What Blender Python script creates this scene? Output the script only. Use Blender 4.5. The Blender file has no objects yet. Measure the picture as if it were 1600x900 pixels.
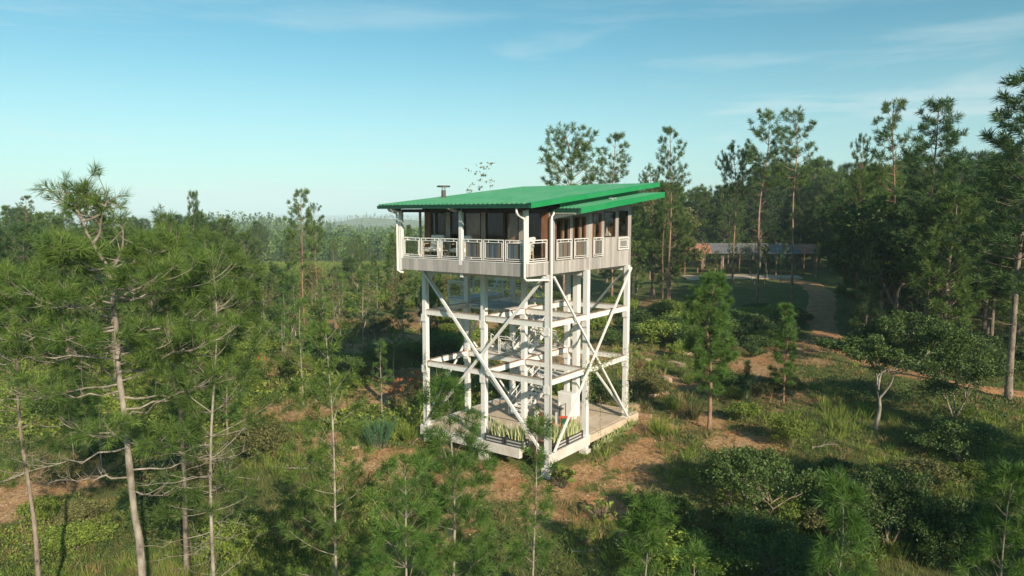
import bpy, math, random
import numpy as np
from mathutils import Vector
R = math.radians
C = bpy.context.scene
COL = C.collection
rng = np.random.default_rng(7)
random.seed(7)

# ------------------------------------------------------------------ camera, sky, sun, exposure
CAMH = 11.9
PITCH = R(5.87)
FPX = 1120.0            # focal length in pixels of a 1600 px wide picture
cam_d = bpy.data.cameras.new('camera')
cam = bpy.data.objects.new('camera', cam_d); COL.objects.link(cam)
cam.location = (0, 0, CAMH)
cam.rotation_euler = (R(90) - PITCH, 0, 0)
cam_d.sensor_width = 36; cam_d.lens = FPX / 1600 * 36
cam_d.clip_start = 0.2; cam_d.clip_end = 30000
C.camera = cam

SUN_EL = R(24)
SUN_AZ = R(152.6)       # clockwise from +Y: behind the camera, to the right
sun_vec = Vector((math.sin(SUN_AZ) * math.cos(SUN_EL), math.cos(SUN_AZ) * math.cos(SUN_EL), math.sin(SUN_EL)))
w = bpy.data.worlds.new('World'); C.world = w; w.use_nodes = True
nt = w.node_tree; N = nt.nodes; L = nt.links
N.clear()
out = N.new('ShaderNodeOutputWorld'); bg = N.new('ShaderNodeBackground')
sky = N.new('ShaderNodeTexSky'); sky.sky_type = 'NISHITA'; sky.sun_disc = False
sky.sun_elevation = SUN_EL; sky.sun_rotation = SUN_AZ
sky.air_density = 1.0; sky.dust_density = 0.6; sky.ozone_density = 1.5; sky.altitude = 400
tint = N.new('ShaderNodeMix'); tint.data_type = 'RGBA'; tint.blend_type = 'MULTIPLY'
tint.inputs[0].default_value = 1.0; tint.inputs[7].default_value = (0.50, 0.98, 0.93, 1)
L.new(sky.outputs[0], tint.inputs[6])
tc = N.new('ShaderNodeTexCoord'); mp = N.new('ShaderNodeMapping'); mp.inputs['Scale'].default_value = (1.3, 1.3, 11)
L.new(tc.outputs['Generated'], mp.inputs[0])
n1 = N.new('ShaderNodeTexNoise'); n1.inputs['Scale'].default_value = 2.1; n1.inputs['Detail'].default_value = 7
n1.inputs['Roughness'].default_value = 0.55; n1.inputs['Distortion'].default_value = 0.4
L.new(mp.outputs[0], n1.inputs['Vector'])
cr = N.new('ShaderNodeMapRange'); cr.inputs[1].default_value = 0.46; cr.inputs[2].default_value = 0.66
L.new(n1.outputs[0], cr.inputs[0])
sep = N.new('ShaderNodeSeparateXYZ'); L.new(tc.outputs['Generated'], sep.inputs[0])
el = N.new('ShaderNodeMapRange'); el.inputs[1].default_value = 0.05; el.inputs[2].default_value = 0.34
el.inputs[3].default_value = 0.85; el.inputs[4].default_value = 0.0
L.new(sep.outputs[2], el.inputs[0])
mul = N.new('ShaderNodeMath'); mul.operation = 'MULTIPLY'
L.new(cr.outputs[0], mul.inputs[0]); L.new(el.outputs[0], mul.inputs[1])
veil = N.new('ShaderNodeMapRange'); veil.interpolation_type = 'SMOOTHSTEP'; veil.inputs[1].default_value = 0.0; veil.inputs[2].default_value = 0.25
veil.inputs[3].default_value = 0.55; veil.inputs[4].default_value = 0.0     # thin cloud veil low over the horizon
L.new(sep.outputs[2], veil.inputs[0])
vmx = N.new('ShaderNodeMath'); vmx.operation = 'MAXIMUM'; L.new(mul.outputs[0], vmx.inputs[0]); L.new(veil.outputs[0], vmx.inputs[1])
cloud = N.new('ShaderNodeMix'); cloud.data_type = 'RGBA'; cloud.inputs[7].default_value = (5.9, 7.1, 7.2, 1)
L.new(vmx.outputs[0], cloud.inputs[0]); L.new(tint.outputs[2], cloud.inputs[6])
L.new(cloud.outputs[2], bg.inputs[0]); bg.inputs[1].default_value = 0.092
L.new(bg.outputs[0], out.inputs[0])

sd = bpy.data.lights.new('sun', 'SUN'); sd.energy = 4.7; sd.angle = R(0.6); sd.color = (1.0, 0.87, 0.70)
sun = bpy.data.objects.new('sun', sd); COL.objects.link(sun)
sun.location = (40, -60, 60); sun.rotation_euler = sun_vec.to_track_quat('Z', 'Y').to_euler()

C.view_settings.view_transform = 'Standard'; C.view_settings.look = 'None'
C.view_settings.exposure = 0.46; C.view_settings.gamma = 1; C.view_settings.use_curve_mapping = False
C.render.engine = 'CYCLES'
C.cycles.use_denoising = True
C.cycles.max_bounces = 6; C.cycles.diffuse_bounces = 3; C.cycles.glossy_bounces = 3
C.cycles.transparent_max_bounces = 12; C.cycles.transmission_bounces = 4; C.cycles.volume_bounces = 0

# ------------------------------------------------------------------ materials
def mat(name, col, rough=0.7, var=0.0, scale=3.0, metal=0.0, col2=None, bump=0.0, bscale=None, tintamt=0.0,
        objvar=0.0, transl=0.0, spec=0.4, stretch=None, lo=0.35, hi=0.65, detail=6):
    m = bpy.data.materials.new(name); m.use_nodes = True
    t = m.node_tree; n = t.nodes; l = t.links
    b = n['Principled BSDF']; b.inputs['Roughness'].default_value = rough; b.inputs['Metallic'].default_value = metal
    b.inputs['Specular IOR Level'].default_value = spec
    rgb = n.new('ShaderNodeRGB'); rgb.outputs[0].default_value = (*col, 1)
    cur = rgb.outputs[0]
    tcn = n.new('ShaderNodeTexCoord')
    vec = tcn.outputs['Object']
    if stretch:
        mpn = n.new('ShaderNodeMapping'); mpn.inputs['Scale'].default_value = stretch
        l.new(vec, mpn.inputs[0]); vec = mpn.outputs[0]
    if col2 is not None:
        nz = n.new('ShaderNodeTexNoise'); nz.inputs['Scale'].default_value = scale; nz.inputs['Detail'].default_value = detail
        nz.inputs['Roughness'].default_value = 0.6
        l.new(vec, nz.inputs['Vector'])
        mr = n.new('ShaderNodeMapRange'); mr.inputs[1].default_value = lo; mr.inputs[2].default_value = hi
        l.new(nz.outputs[0], mr.inputs[0])
        mx = n.new('ShaderNodeMix'); mx.data_type = 'RGBA'; mx.inputs[7].default_value = (*col2, 1)
        l.new(mr.outputs[0], mx.inputs[0]); l.new(cur, mx.inputs[6]); cur = mx.outputs[2]
    if tintamt or objvar:
        hs = n.new('ShaderNodeHueSaturation'); l.new(cur, hs.inputs['Color'])
        acc = None
        if tintamt:
            at = n.new('ShaderNodeAttribute'); at.attribute_name = 'tint'
            a = n.new('ShaderNodeMapRange'); a.inputs[3].default_value = 1 - tintamt; a.inputs[4].default_value = 1 + tintamt
            l.new(at.outputs['Fac'], a.inputs[0]); acc = a.outputs[0]
            hm = n.new('ShaderNodeMapRange'); hm.inputs[3].default_value = 0.5 + 0.035 * tintamt; hm.inputs[4].default_value = 0.5 - 0.06 * tintamt
            l.new(at.outputs['Fac'], hm.inputs[0]); l.new(hm.outputs[0], hs.inputs['Hue'])
        if objvar:
            oi = n.new('ShaderNodeObjectInfo')
            a2 = n.new('ShaderNodeMapRange'); a2.inputs[3].default_value = 1 - objvar; a2.inputs[4].default_value = 1 + objvar
            l.new(oi.outputs['Random'], a2.inputs[0])
            if acc is None: acc = a2.outputs[0]
            else:
                mm = n.new('ShaderNodeMath'); mm.operation = 'MULTIPLY'; l.new(acc, mm.inputs[0]); l.new(a2.outputs[0], mm.inputs[1]); acc = mm.outputs[0]
        l.new(acc, hs.inputs['Value']); cur = hs.outputs[0]
    l.new(cur, b.inputs['Base Color'])
    if bump:
        nb = n.new('ShaderNodeTexNoise'); nb.inputs['Scale'].default_value = bscale or scale * 3; nb.inputs['Detail'].default_value = 5
        l.new(vec, nb.inputs['Vector'])
        bp = n.new('ShaderNodeBump'); bp.inputs['Strength'].default_value = bump; bp.inputs['Distance'].default_value = 0.05
        l.new(nb.outputs[0], bp.inputs['Height']); l.new(bp.outputs[0], b.inputs['Normal'])
    if transl:
        tr = n.new('ShaderNodeBsdfTranslucent'); ms = n.new('ShaderNodeMixShader'); ms.inputs[0].default_value = transl
        l.new(cur, tr.inputs[0]); l.new(b.outputs[0], ms.inputs[1]); l.new(tr.outputs[0], ms.inputs[2])
        l.new(ms.outputs[0], n['Material Output'].inputs[0])
    return m

M = {}
M['needle'] = mat('pine_needles', (0.105, 0.178, 0.036), 0.55, tintamt=0.45, objvar=0.2, transl=0.30, spec=0.25)
M['needle_young'] = mat('young_pine_needles', (0.105, 0.205, 0.040), 0.5, tintamt=0.45, objvar=0.12, transl=0.35, spec=0.25)
M['needle_dark'] = mat('dark_pine_needles', (0.060, 0.118, 0.034), 0.6, tintamt=0.45, objvar=0.2, transl=0.25, spec=0.2)
M['leaf'] = mat('broad_leaves', (0.085, 0.150, 0.034), 0.45, tintamt=0.5, objvar=0.22, transl=0.3, spec=0.4)
M['leaf_bright'] = mat('bright_leaves', (0.215, 0.300, 0.050), 0.5, tintamt=0.45, objvar=0.2, transl=0.35, spec=0.3)
M['leaf_olive'] = mat('olive_leaves', (0.175, 0.185, 0.065), 0.6, tintamt=0.5, objvar=0.25, transl=0.3, spec=0.2)
M['leaf_blue'] = mat('feathery_leaves', (0.075, 0.20, 0.085), 0.5, tintamt=0.35, transl=0.3, spec=0.3)
M['leaf_straw'] = mat('dry_leaves', (0.36, 0.27, 0.12), 0.8, tintamt=0.4, transl=0.3, spec=0.1)
M['leaf_pale'] = mat('variegated_leaves', (0.45, 0.50, 0.24), 0.5, tintamt=0.5, transl=0.2)
M['flower'] = mat('orange_flower', (0.75, 0.19, 0.05), 0.6, tintamt=0.3, transl=0.2)
M['bark'] = mat('pine_bark', (0.33, 0.26, 0.20), 0.9, col2=(0.13, 0.10, 0.075), scale=5, bump=0.8, bscale=22, stretch=(1, 1, 0.35), spec=0.1, objvar=0.15)
M['bark_pale'] = mat('pale_bark', (0.44, 0.38, 0.31), 0.9, col2=(0.17, 0.14, 0.11), scale=4, bump=0.5, bscale=18, stretch=(1, 1, 0.5), spec=0.1, objvar=0.15)
M['bark_red'] = mat('reddish_bark', (0.40, 0.25, 0.16), 0.9, col2=(0.16, 0.10, 0.07), scale=4, bump=0.6, bscale=18, stretch=(1, 1, 0.4), spec=0.1, objvar=0.15)
M['white_paint'] = mat('white_steel_paint', (0.79, 0.765, 0.72), 0.5, col2=(0.52, 0.44, 0.36), scale=2.2, lo=0.54, hi=0.88, bump=0.03, bscale=30, stretch=(5, 5, 0.45))
M['rust'] = mat('rusty_flange', (0.28, 0.15, 0.085), 0.8, col2=(0.52, 0.45, 0.38), scale=3, lo=0.4, hi=0.7)
M['clad'] = mat('taupe_cladding', (0.45, 0.41, 0.375), 0.65, col2=(0.36, 0.33, 0.30), scale=2, tintamt=0.22, stretch=(3, 3, 0.5))
M['green_roof'] = mat('green_metal_roof', (0.040, 0.235, 0.10), 0.38, col2=(0.13, 0.31, 0.17), scale=1.9, lo=0.38, hi=0.76, metal=0.0, spec=0.5, bump=0.02, bscale=8, stretch=(3, 0.25, 1))
M['green_trim'] = mat('green_metal_trim', (0.010, 0.25, 0.07), 0.4, col2=(0.03, 0.28, 0.10), scale=1.5)
M['gutter'] = mat('dark_green_gutter', (0.010, 0.075, 0.045), 0.4, col2=(0.012, 0.055, 0.035), scale=2)
M['wood'] = mat('brown_timber', (0.30, 0.14, 0.075), 0.6, col2=(0.19, 0.085, 0.045), scale=2, stretch=(4, 4, 0.6), tintamt=0.2)
M['wood_dark'] = mat('dark_timber', (0.060, 0.035, 0.025), 0.6, col2=(0.035, 0.02, 0.015), scale=2, stretch=(4, 4, 0.6))
M['wood_pale'] = mat('pale_timber', (0.46, 0.38, 0.31), 0.7, col2=(0.36, 0.29, 0.23), scale=3, stretch=(4, 4, 0.6))
M['plaster'] = mat('tan_panel', (0.66, 0.47, 0.36), 0.8, col2=(0.42, 0.30, 0.22), scale=1.5)
M['curtain'] = mat('cream_curtain', (0.70, 0.62, 0.50), 0.9, col2=(0.6, 0.52, 0.42), scale=6, stretch=(6, 6, 0.3), transl=0.3)
M['concrete'] = mat('pale_concrete', (0.66, 0.54, 0.40), 0.85, col2=(0.54, 0.42, 0.29), scale=0.8, bump=0.2, bscale=12)
M['concrete_white'] = mat('whitewashed_concrete', (0.74, 0.70, 0.64), 0.75, col2=(0.58, 0.52, 0.45), scale=1.2, bump=0.1, bscale=12)
M['rock'] = mat('sandstone', (0.52, 0.36, 0.24), 0.9, col2=(0.34, 0.22, 0.14), scale=1.5, bump=0.5, bscale=8)
M['planter_frame'] = mat('charcoal_crate_frame', (0.06, 0.055, 0.055), 0.6, col2=(0.04, 0.035, 0.035), scale=6)
M['planter_panel'] = mat('pale_crate_boards', (0.55, 0.53, 0.50), 0.7, col2=(0.40, 0.38, 0.35), scale=5, stretch=(1, 1, 4))
M['soil'] = mat('potting_soil', (0.05, 0.035, 0.025), 0.95, col2=(0.08, 0.055, 0.04), scale=10)
M['steel_dark'] = mat('dark_flue_steel', (0.10, 0.09, 0.085), 0.45, metal=0.6, col2=(0.16, 0.13, 0.11), scale=6)
M['cushion'] = mat('white_cushion', (0.80, 0.77, 0.72), 0.9, col2=(0.7, 0.67, 0.62), scale=6)
M['chair_wood'] = mat('light_chair_wood', (0.60, 0.45, 0.30), 0.6, col2=(0.5, 0.36, 0.24), scale=6)
M['red'] = mat('orange_red_paint', (0.65, 0.10, 0.03), 0.5, col2=(0.5, 0.08, 0.03), scale=5)
M['green_paint'] = mat('green_chair_paint', (0.03, 0.16, 0.07), 0.5, col2=(0.025, 0.12, 0.05), scale=5)
M['terracotta'] = mat('terracotta', (0.42, 0.20, 0.11), 0.8, col2=(0.32, 0.15, 0.08), scale=5)
M['pink'] = mat('pink_fabric', (0.62, 0.22, 0.16), 0.9, col2=(0.5, 0.2, 0.2), scale=8)
M['roof_grey'] = mat('weathered_tin', (0.16, 0.16, 0.16), 0.55, col2=(0.24, 0.23, 0.22), scale=0.7, metal=0.3, stretch=(0.3, 3, 1))
M['roof_rust'] = mat('rusty_tin', (0.52, 0.22, 0.13), 0.8, col2=(0.30, 0.13, 0.09), scale=1.1)
M['sand'] = mat('pale_sand', (0.58, 0.46, 0.32), 0.95, col2=(0.45, 0.34, 0.22), scale=0.6, bump=0.3, bscale=5)
M['road'] = mat('orange_dirt', (0.58, 0.29, 0.12), 0.95, col2=(0.34, 0.17, 0.08), scale=0.9, bump=0.8, bscale=4, detail=10)

def stripes_mat():
    m = bpy.data.materials.new('striped_weave'); m.use_nodes = True
    t = m.node_tree; n = t.nodes; l = t.links; b = n['Principled BSDF']; b.inputs['Roughness'].default_value = 0.8
    at = n.new('ShaderNodeAttribute'); at.attribute_name = 'tint'
    r = n.new('ShaderNodeValToRGB'); r.color_ramp.interpolation = 'CONSTANT'
    cols = [(0.20, 0.13, 0.08), (0.10, 0.14, 0.20), (0.46, 0.27, 0.07), (0.27, 0.22, 0.18), (0.16, 0.22, 0.27), (0.36, 0.18, 0.08), (0.06, 0.07, 0.10)]
    e = r.color_ramp.elements
    e[0].color = (*cols[0], 1)
    e[1].position = 1 / 7; e[1].color = (*cols[1], 1)
    for i in range(2, 7):
        k = e.new(i / 7); k.color = (*cols[i], 1)
    l.new(at.outputs['Fac'], r.inputs[0]); l.new(r.outputs[0], b.inputs['Base Color'])
    return m
M['stripes'] = stripes_mat()

def glass_mat(name, tintc, refl=0.12, alpha=0.8):
    m = bpy.data.materials.new(name); m.use_nodes = True
    t = m.node_tree; n = t.nodes; l = t.links
    for x in list(n):
        if x.type == 'BSDF_PRINCIPLED': n.remove(x)
    tr = n.new('ShaderNodeBsdfTransparent'); tr.inputs[0].default_value = (*tintc, 1)
    gl = n.new('ShaderNodeBsdfGlossy'); gl.inputs['Roughness'].default_value = 0.03
    lw = n.new('ShaderNodeLayerWeight'); pw = n.new('ShaderNodeMath'); pw.operation = 'POWER'; pw.inputs[1].default_value = 4
    l.new(lw.outputs['Facing'], pw.inputs[0])
    ad = n.new('ShaderNodeMath'); ad.operation = 'ADD'; ad.inputs[1].default_value = refl
    l.new(pw.outputs[0], ad.inputs[0])
    ms = n.new('ShaderNodeMixShader'); l.new(ad.outputs[0], ms.inputs[0]); l.new(tr.outputs[0], ms.inputs[1]); l.new(gl.outputs[0], ms.inputs[2])
    l.new(ms.outputs[0], n['Material Output'].inputs[0])
    return m
M['glass'] = glass_mat('window_glass', (0.86, 0.85, 0.82), 0.03)
M['rail_glass'] = glass_mat('railing_glass', (0.95, 0.96, 0.95), 0.03)

# ------------------------------------------------------------------ mesh helpers
def mesh_np(name, V, tris=None, quads=None, tint_t=None, tint_q=None, mats=(), mt=None, mq=None, smooth=False):
    """one mesh from numpy arrays"""
    me = bpy.data.meshes.new(name)
    V = np.asarray(V, np.float32)
    nt_ = 0 if tris is None else len(tris); nq = 0 if quads is None else len(quads)
    me.vertices.add(len(V)); me.vertices.foreach_set('co', V.ravel())
    li = []
    if nq: li.append(np.asarray(quads, np.int32).ravel())
    if nt_: li.append(np.asarray(tris, np.int32).ravel())
    li = np.concatenate(li)
    me.loops.add(len(li)); me.loops.foreach_set('vertex_index', li)
    me.polygons.add(nq + nt_)
    st = np.concatenate([np.arange(nq) * 4, nq * 4 + np.arange(nt_) * 3]).astype(np.int32)
    me.polygons.foreach_set('loop_start', st)
    if mt is not None or mq is not None:
        mi = np.concatenate([np.zeros(nq, np.int32) if mq is None else np.broadcast_to(mq, nq),
                             np.zeros(nt_, np.int32) if mt is None else np.broadcast_to(mt, nt_)]).astype(np.int32)
        me.polygons.foreach_set('material_index', mi)
    if smooth: me.polygons.foreach_set('use_smooth', np.ones(nq + nt_, bool))
    a = me.attributes.new('tint', 'FLOAT', 'FACE')
    tv = np.concatenate([np.full(nq, 0.5) if tint_q is None else tint_q, np.full(nt_, 0.5) if tint_t is None else tint_t]).astype(np.float32)
    a.data.foreach_set('value', tv)
    for m in mats: me.materials.append(m)
    me.update(calc_edges=True); me.validate()
    return me

def link(name, me, parent=None, loc=None, rz=0, sc=None):
    o = bpy.data.objects.new(name, me); COL.objects.link(o)
    if parent: o.parent = parent
    if loc is not None: o.location = loc
    if rz: o.rotation_euler = (0, 0, rz)
    if sc is not None: o.scale = sc if hasattr(sc, '__len__') else (sc, sc, sc)
    return o

def tag(o, label=None, cat=None, group=None, kind=None):
    if label: o['label'] = label
    if cat: o['category'] = cat
    if group: o['group'] = group
    if kind: o['kind'] = kind
    return o

class MB:
    """collects boxes, bars and tubes into one mesh; fx flips x for the tower's own axes"""
    def __init__(s, fx=1): s.v = []; s.f = []; s.t = []; s.m = []; s.fx = fx
    def add(s, vs, fs, t=0.5, m=0):
        b = len(s.v)
        s.v += [(p[0] * s.fx, p[1], p[2]) for p in vs]
        for f in fs:
            f = [b + i for i in f]
            s.f.append(f[::-1] if s.fx < 0 else f); s.t.append(t); s.m.append(m)
        return s
    def box(s, x0, x1, y0, y1, z0, z1, t=0.5, m=0, c=0.0):
        x0, x1 = min(x0, x1), max(x0, x1); y0, y1 = min(y0, y1), max(y0, y1); z0, z1 = min(z0, z1), max(z0, z1)
        if c <= 0:
            vs = [(x0, y0, z0), (x1, y0, z0), (x1, y1, z0), (x0, y1, z0), (x0, y0, z1), (x1, y0, z1), (x1, y1, z1), (x0, y1, z1)]
            fs = [(0, 3, 2, 1), (4, 5, 6, 7), (0, 1, 5, 4), (1, 2, 6, 5), (2, 3, 7, 6), (3, 0, 4, 7)]
            return s.add(vs, fs, t, m)
        # chamfered vertical edges and a chamfered top
        ring = [(x0 + c, y0), (x1 - c, y0), (x1, y0 + c), (x1, y1 - c), (x1 - c, y1), (x0 + c, y1), (x0, y1 - c), (x0, y0 + c)]
        cx, cy = (x0 + x1) / 2, (y0 + y1) / 2
        vs = [(x, y, z0) for x, y in ring] + [(x, y, z1 - c) for x, y in ring] + \
             [(x + (cx - x) * 2 * c / (x1 - x0), y + (cy - y) * 2 * c / (y1 - y0), z1) for x, y in ring]
        fs = [tuple(range(7, -1, -1)), tuple(range(16, 24))]
        for k in range(8):
            j = (k + 1) % 8
            fs += [(k, j, 8 + j, 8 + k), (8 + k, 8 + j, 16 + j, 16 + k)]
        return s.add(vs, fs, t, m)
    def bar(s, p, q, w, h, t=0.5, m=0, up=(0, 0, 1)):
        p, q = Vector(p), Vector(q); d = (q - p).normalized(); u = Vector(up)
        if abs(d.dot(u)) > 0.99: u = Vector((0, 1, 0))
        a = d.cross(u).normalized() * w / 2; b = a.cross(d).normalized() * h / 2
        vs = [p - a - b, p + a - b, p + a + b, p - a + b, q - a - b, q + a - b, q + a + b, q - a + b]
        return s.add([tuple(v) for v in vs], [(0, 1, 2, 3), (7, 6, 5, 4), (0, 4, 5, 1), (1, 5, 6, 2), (2, 6, 7, 3), (3, 7, 4, 0)], t, m)
    def tube(s, pts, r, k=8, t=0.5, m=0):
        pts = [Vector(p) for p in pts]; n = len(pts)
        rs = r if hasattr(r, '__len__') else [r] * n
        vs = []; prev = None
        for i, p in enumerate(pts):
            d = (pts[min(i + 1, n - 1)] - pts[max(i - 1, 0)]).normalized()
            u = Vector((0, 0, 1)) if abs(d.z) < 0.9 else Vector((1, 0, 0))
            if prev is not None: u = prev
            a = d.cross(u).normalized(); b = a.cross(d).normalized(); prev = b
            for j in range(k):
                th = 2 * math.pi * j / k
                vs.append(tuple(p + (a * math.cos(th) + b * math.sin(th)) * rs[i]))
        fs = []
        for i in range(n - 1):
            for j in range(k):
                j2 = (j + 1) % k
                fs.append((i * k + j, (i + 1) * k + j, (i + 1) * k + j2, i * k + j2))
        fs.append(tuple(range(k))); fs.append(tuple((n - 1) * k + j for j in reversed(range(k))))
        return s.add(vs, fs, t, m)
    def prism(s, poly, axis, a, b, t=0.5, m=0):
        """polygon in the plane of the two other axes, extruded along axis from a to b"""
        def mk(u, v, c):
            return {0: (c, u, v), 1: (u, c, v), 2: (u, v, c)}[axis]
        n = len(poly)
        vs = [mk(u, v, a) for u, v in poly] + [mk(u, v, b) for u, v in poly]
        fs = [tuple(range(n)), tuple(reversed(range(n, 2 * n)))] + [(i, n + i, n + (i + 1) % n, (i + 1) % n) for i in range(n)]
        return s.add(vs, fs, t, m)
    def build(s, name, mats, parent=None, label=None, smooth=False):
        me = bpy.data.meshes.new(name)
        me.from_pydata(s.v, [], s.f)
        a = me.attributes.new('tint', 'FLOAT', 'FACE'); a.data.foreach_set('value', s.t)
        for m in (mats if isinstance(mats, (list, tuple)) else [mats]): me.materials.append(m)
        me.polygons.foreach_set('material_index', s.m)
        if smooth: me.polygons.foreach_set('use_smooth', [True] * len(s.f))
        me.update()
        import bmesh
        bm = bmesh.new(); bm.from_mesh(me); bmesh.ops.recalc_face_normals(bm, faces=bm.faces); bm.to_mesh(me); bm.free()
        o = link(name, me, parent)
        if label: o['label'] = label
        return o

def empty(name, loc, rz=0):
    o = bpy.data.objects.new(name, None); COL.objects.link(o); o.location = loc; o.rotation_euler = (0, 0, rz)
    o.empty_display_size = 0.3
    return o
def copy_tree(o, parent=None):
    c = o.copy(); COL.objects.link(c); c.parent = parent
    for ch in o.children: copy_tree(ch, c)
    return c

# ------------------------------------------------------------------ terrain
def sstep(a, b, x):
    t = np.clip((x - a) / (b - a), 0, 1); return t * t * (3 - 2 * t)
def vnoise(x, y, s, seed=0):
    """smooth value noise in -1..1"""
    x = np.asarray(x, float) / s; y = np.asarray(y, float) / s
    xi = np.floor(x); yi = np.floor(y); fx = x - xi; fy = y - yi
    fx = fx * fx * (3 - 2 * fx); fy = fy * fy * (3 - 2 * fy)
    def h(a, b):
        v = np.sin(a * 127.1 + b * 311.7 + seed * 74.7) * 43758.5453
        return (v - np.floor(v)) * 2 - 1
    return (h(xi, yi) * (1 - fx) + h(xi + 1, yi) * fx) * (1 - fy) + (h(xi, yi + 1) * (1 - fx) + h(xi + 1, yi + 1) * fx) * fy
def hgt(x, y):
    x = np.asarray(x, float); y = np.asarray(y, float)
    d = np.hypot(x, y)
    z = -1.5 + 1.6 * sstep(18, 50, y + 0.35 * x)
    z = z + (0.10 * vnoise(x, y, 3.1, 1) + 0.22 * vnoise(x, y, 11, 2)) * sstep(0, 1, np.hypot(x - 1, y - 40) / 16 - 0.4)
    z = z + 0.9 * vnoise(x, y, 45, 3) * sstep(60, 130, d)
    left = sstep(0.12, -0.2, x / np.maximum(d, 1))
    z = z - 7.0 * sstep(150, 330, d) * left
    z = z - 22 * sstep(500, 1100, d)
    far = sstep(260, 600, d)
    z = z + far * (5 * vnoise(x, y, 170, 4) + 2 * vnoise(x, y, 70, 5)) - 3.5 * sstep(200, 420, d)
    # ridge on the left horizon and a second one further out
    z = z + 19 * np.exp(-((x + 225) / 80) ** 2 - ((y - 600) / 90) ** 2)
    z = z + 16 * np.exp(-((x + 250) / 110) ** 2 - ((y - 1100) / 90) ** 2)
    z = z + 42 * np.exp(-((x + 420) / 300) ** 2 - ((y - 2000) / 160) ** 2)
    z = z + sstep(700, 1000, d) * (8 * vnoise(x, y, 170, 8) + 5 * vnoise(x, y, 70, 9))
    z = z - 30 * sstep(1500, 3000, d)
    z = z + 62 * sstep(5200, 7300, d + 500 * vnoise(x, y, 900, 6)) * (0.9 + 0.35 * vnoise(x, y, 800, 7))
    return z
def hz1(x, y): return float(hgt(np.array([x]), np.array([y]))[0])
def ray(px, py):
    a = (px - 800) / FPX; b = (450 - py) / FPX
    return np.array([a, math.cos(PITCH) + b * math.sin(PITCH), -math.sin(PITCH) + b * math.cos(PITCH)])
def G(px, py):
    """where the ground seen at that place of the photograph is"""
    r = ray(px, py); z = 0.0
    for _ in range(25):
        t = (z - CAMH) / r[2]; z = z * 0.4 + 0.6 * hz1(r[0] * t, r[1] * t)
    t = (z - CAMH) / r[2]
    return float(r[0] * t), float(r[1] * t)
def AT(px, d):
    return (px - 800) / FPX * d * 1.0, d
def ztop(py, d):
    r = ray(800, py); return CAMH + r[2] * d / r[1]

# tower axes
TX, TY, YAW = 1.723, 33.5, R(36.7)
def TW(X, Y):
    return (TX - X * math.cos(YAW) + Y * math.sin(YAW), TY + X * math.sin(YAW) + Y * math.cos(YAW))
def tloc(x, y):
    dx, dy = x - TX, y - TY
    return -dx * math.cos(YAW) + dy * math.sin(YAW), dx * math.sin(YAW) + dy * math.cos(YAW)

# bare-earth patches: (photo x, photo y, radius in metres, strength)
SOIL = [(760, 745, 2.6, 1.2), (700, 830, 2.0, 0.6), (860, 800, 2.6, 0.9), (940, 790, 1.6, 0.9), (620, 725, 2.2, 1.1), (560, 720, 1.6, 0.8),
        (600, 620, 3.2, 1.0), (630, 540, 6, 1.3), (590, 505, 6, 1.1), (640, 590, 3, 1.0), (700, 500, 8, 1.1), (560, 560, 4, 1.0), (1010, 660, 2.6, 1.1), (1040, 600, 3.4, 1.0),
        (1050, 540, 5, 0.9), (1010, 500, 7, 1.0), (940, 500, 7, 1.0), (860, 560, 6, 1.0), (1120, 620, 2.6, 0.8), (1180, 580, 4, 0.8), (980, 720, 1.6, 0.8), (460, 640, 3, 0.9), (60, 760, 3.2, 1.2),
        (1230, 540, 6, 0.8), (1100, 690, 2, 0.6), (420, 545, 4, 0.7), (700, 690, 2, 0.8), (905, 740, 1.6, 1.0), (520, 690, 2.0, 0.7), (1150, 505, 5, 0.8), (1060, 475, 9, 0.9), (990, 760, 2.2, 0.7), (1080, 650, 3.5, 0.9), (1150, 690, 2.5, 0.7), (1200, 620, 4, 0.8), (1010, 700, 2.5, 0.9), (1100, 540, 6, 0.9), (1200, 560, 5, 0.9)]
SOILW = [(*G(a, b), r, s) for a, b, r, s in SOIL]
def soil(x, y):
    v = np.zeros_like(np.asarray(x, float))
    for sx, sy, r, s in SOILW:
        v = np.maximum(v, s * np.exp(-((x - sx) ** 2 + (y - sy) ** 2) / (r * r)))
    v = v + 0.26 * vnoise(x, y, 2.3, 11) + 0.26 * vnoise(x, y, 0.9, 12) + 0.16 * vnoise(x, y, 7, 13)
    return np.clip((v - 0.25) * 1.9, 0, 1)

# one sheet from the near slope to the far hills
n = 560
u = np.linspace(-1, 1, n); k = 8.2
gx = np.sinh(u * k) / np.sinh(k) * 9000
v_ = np.linspace(-0.62, 1, n)
gy = np.sinh(v_ * k) / np.sinh(k) * 9000 + 30
XX, YY = np.meshgrid(gx, gy)
ZZ = hgt(XX, YY)
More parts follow.
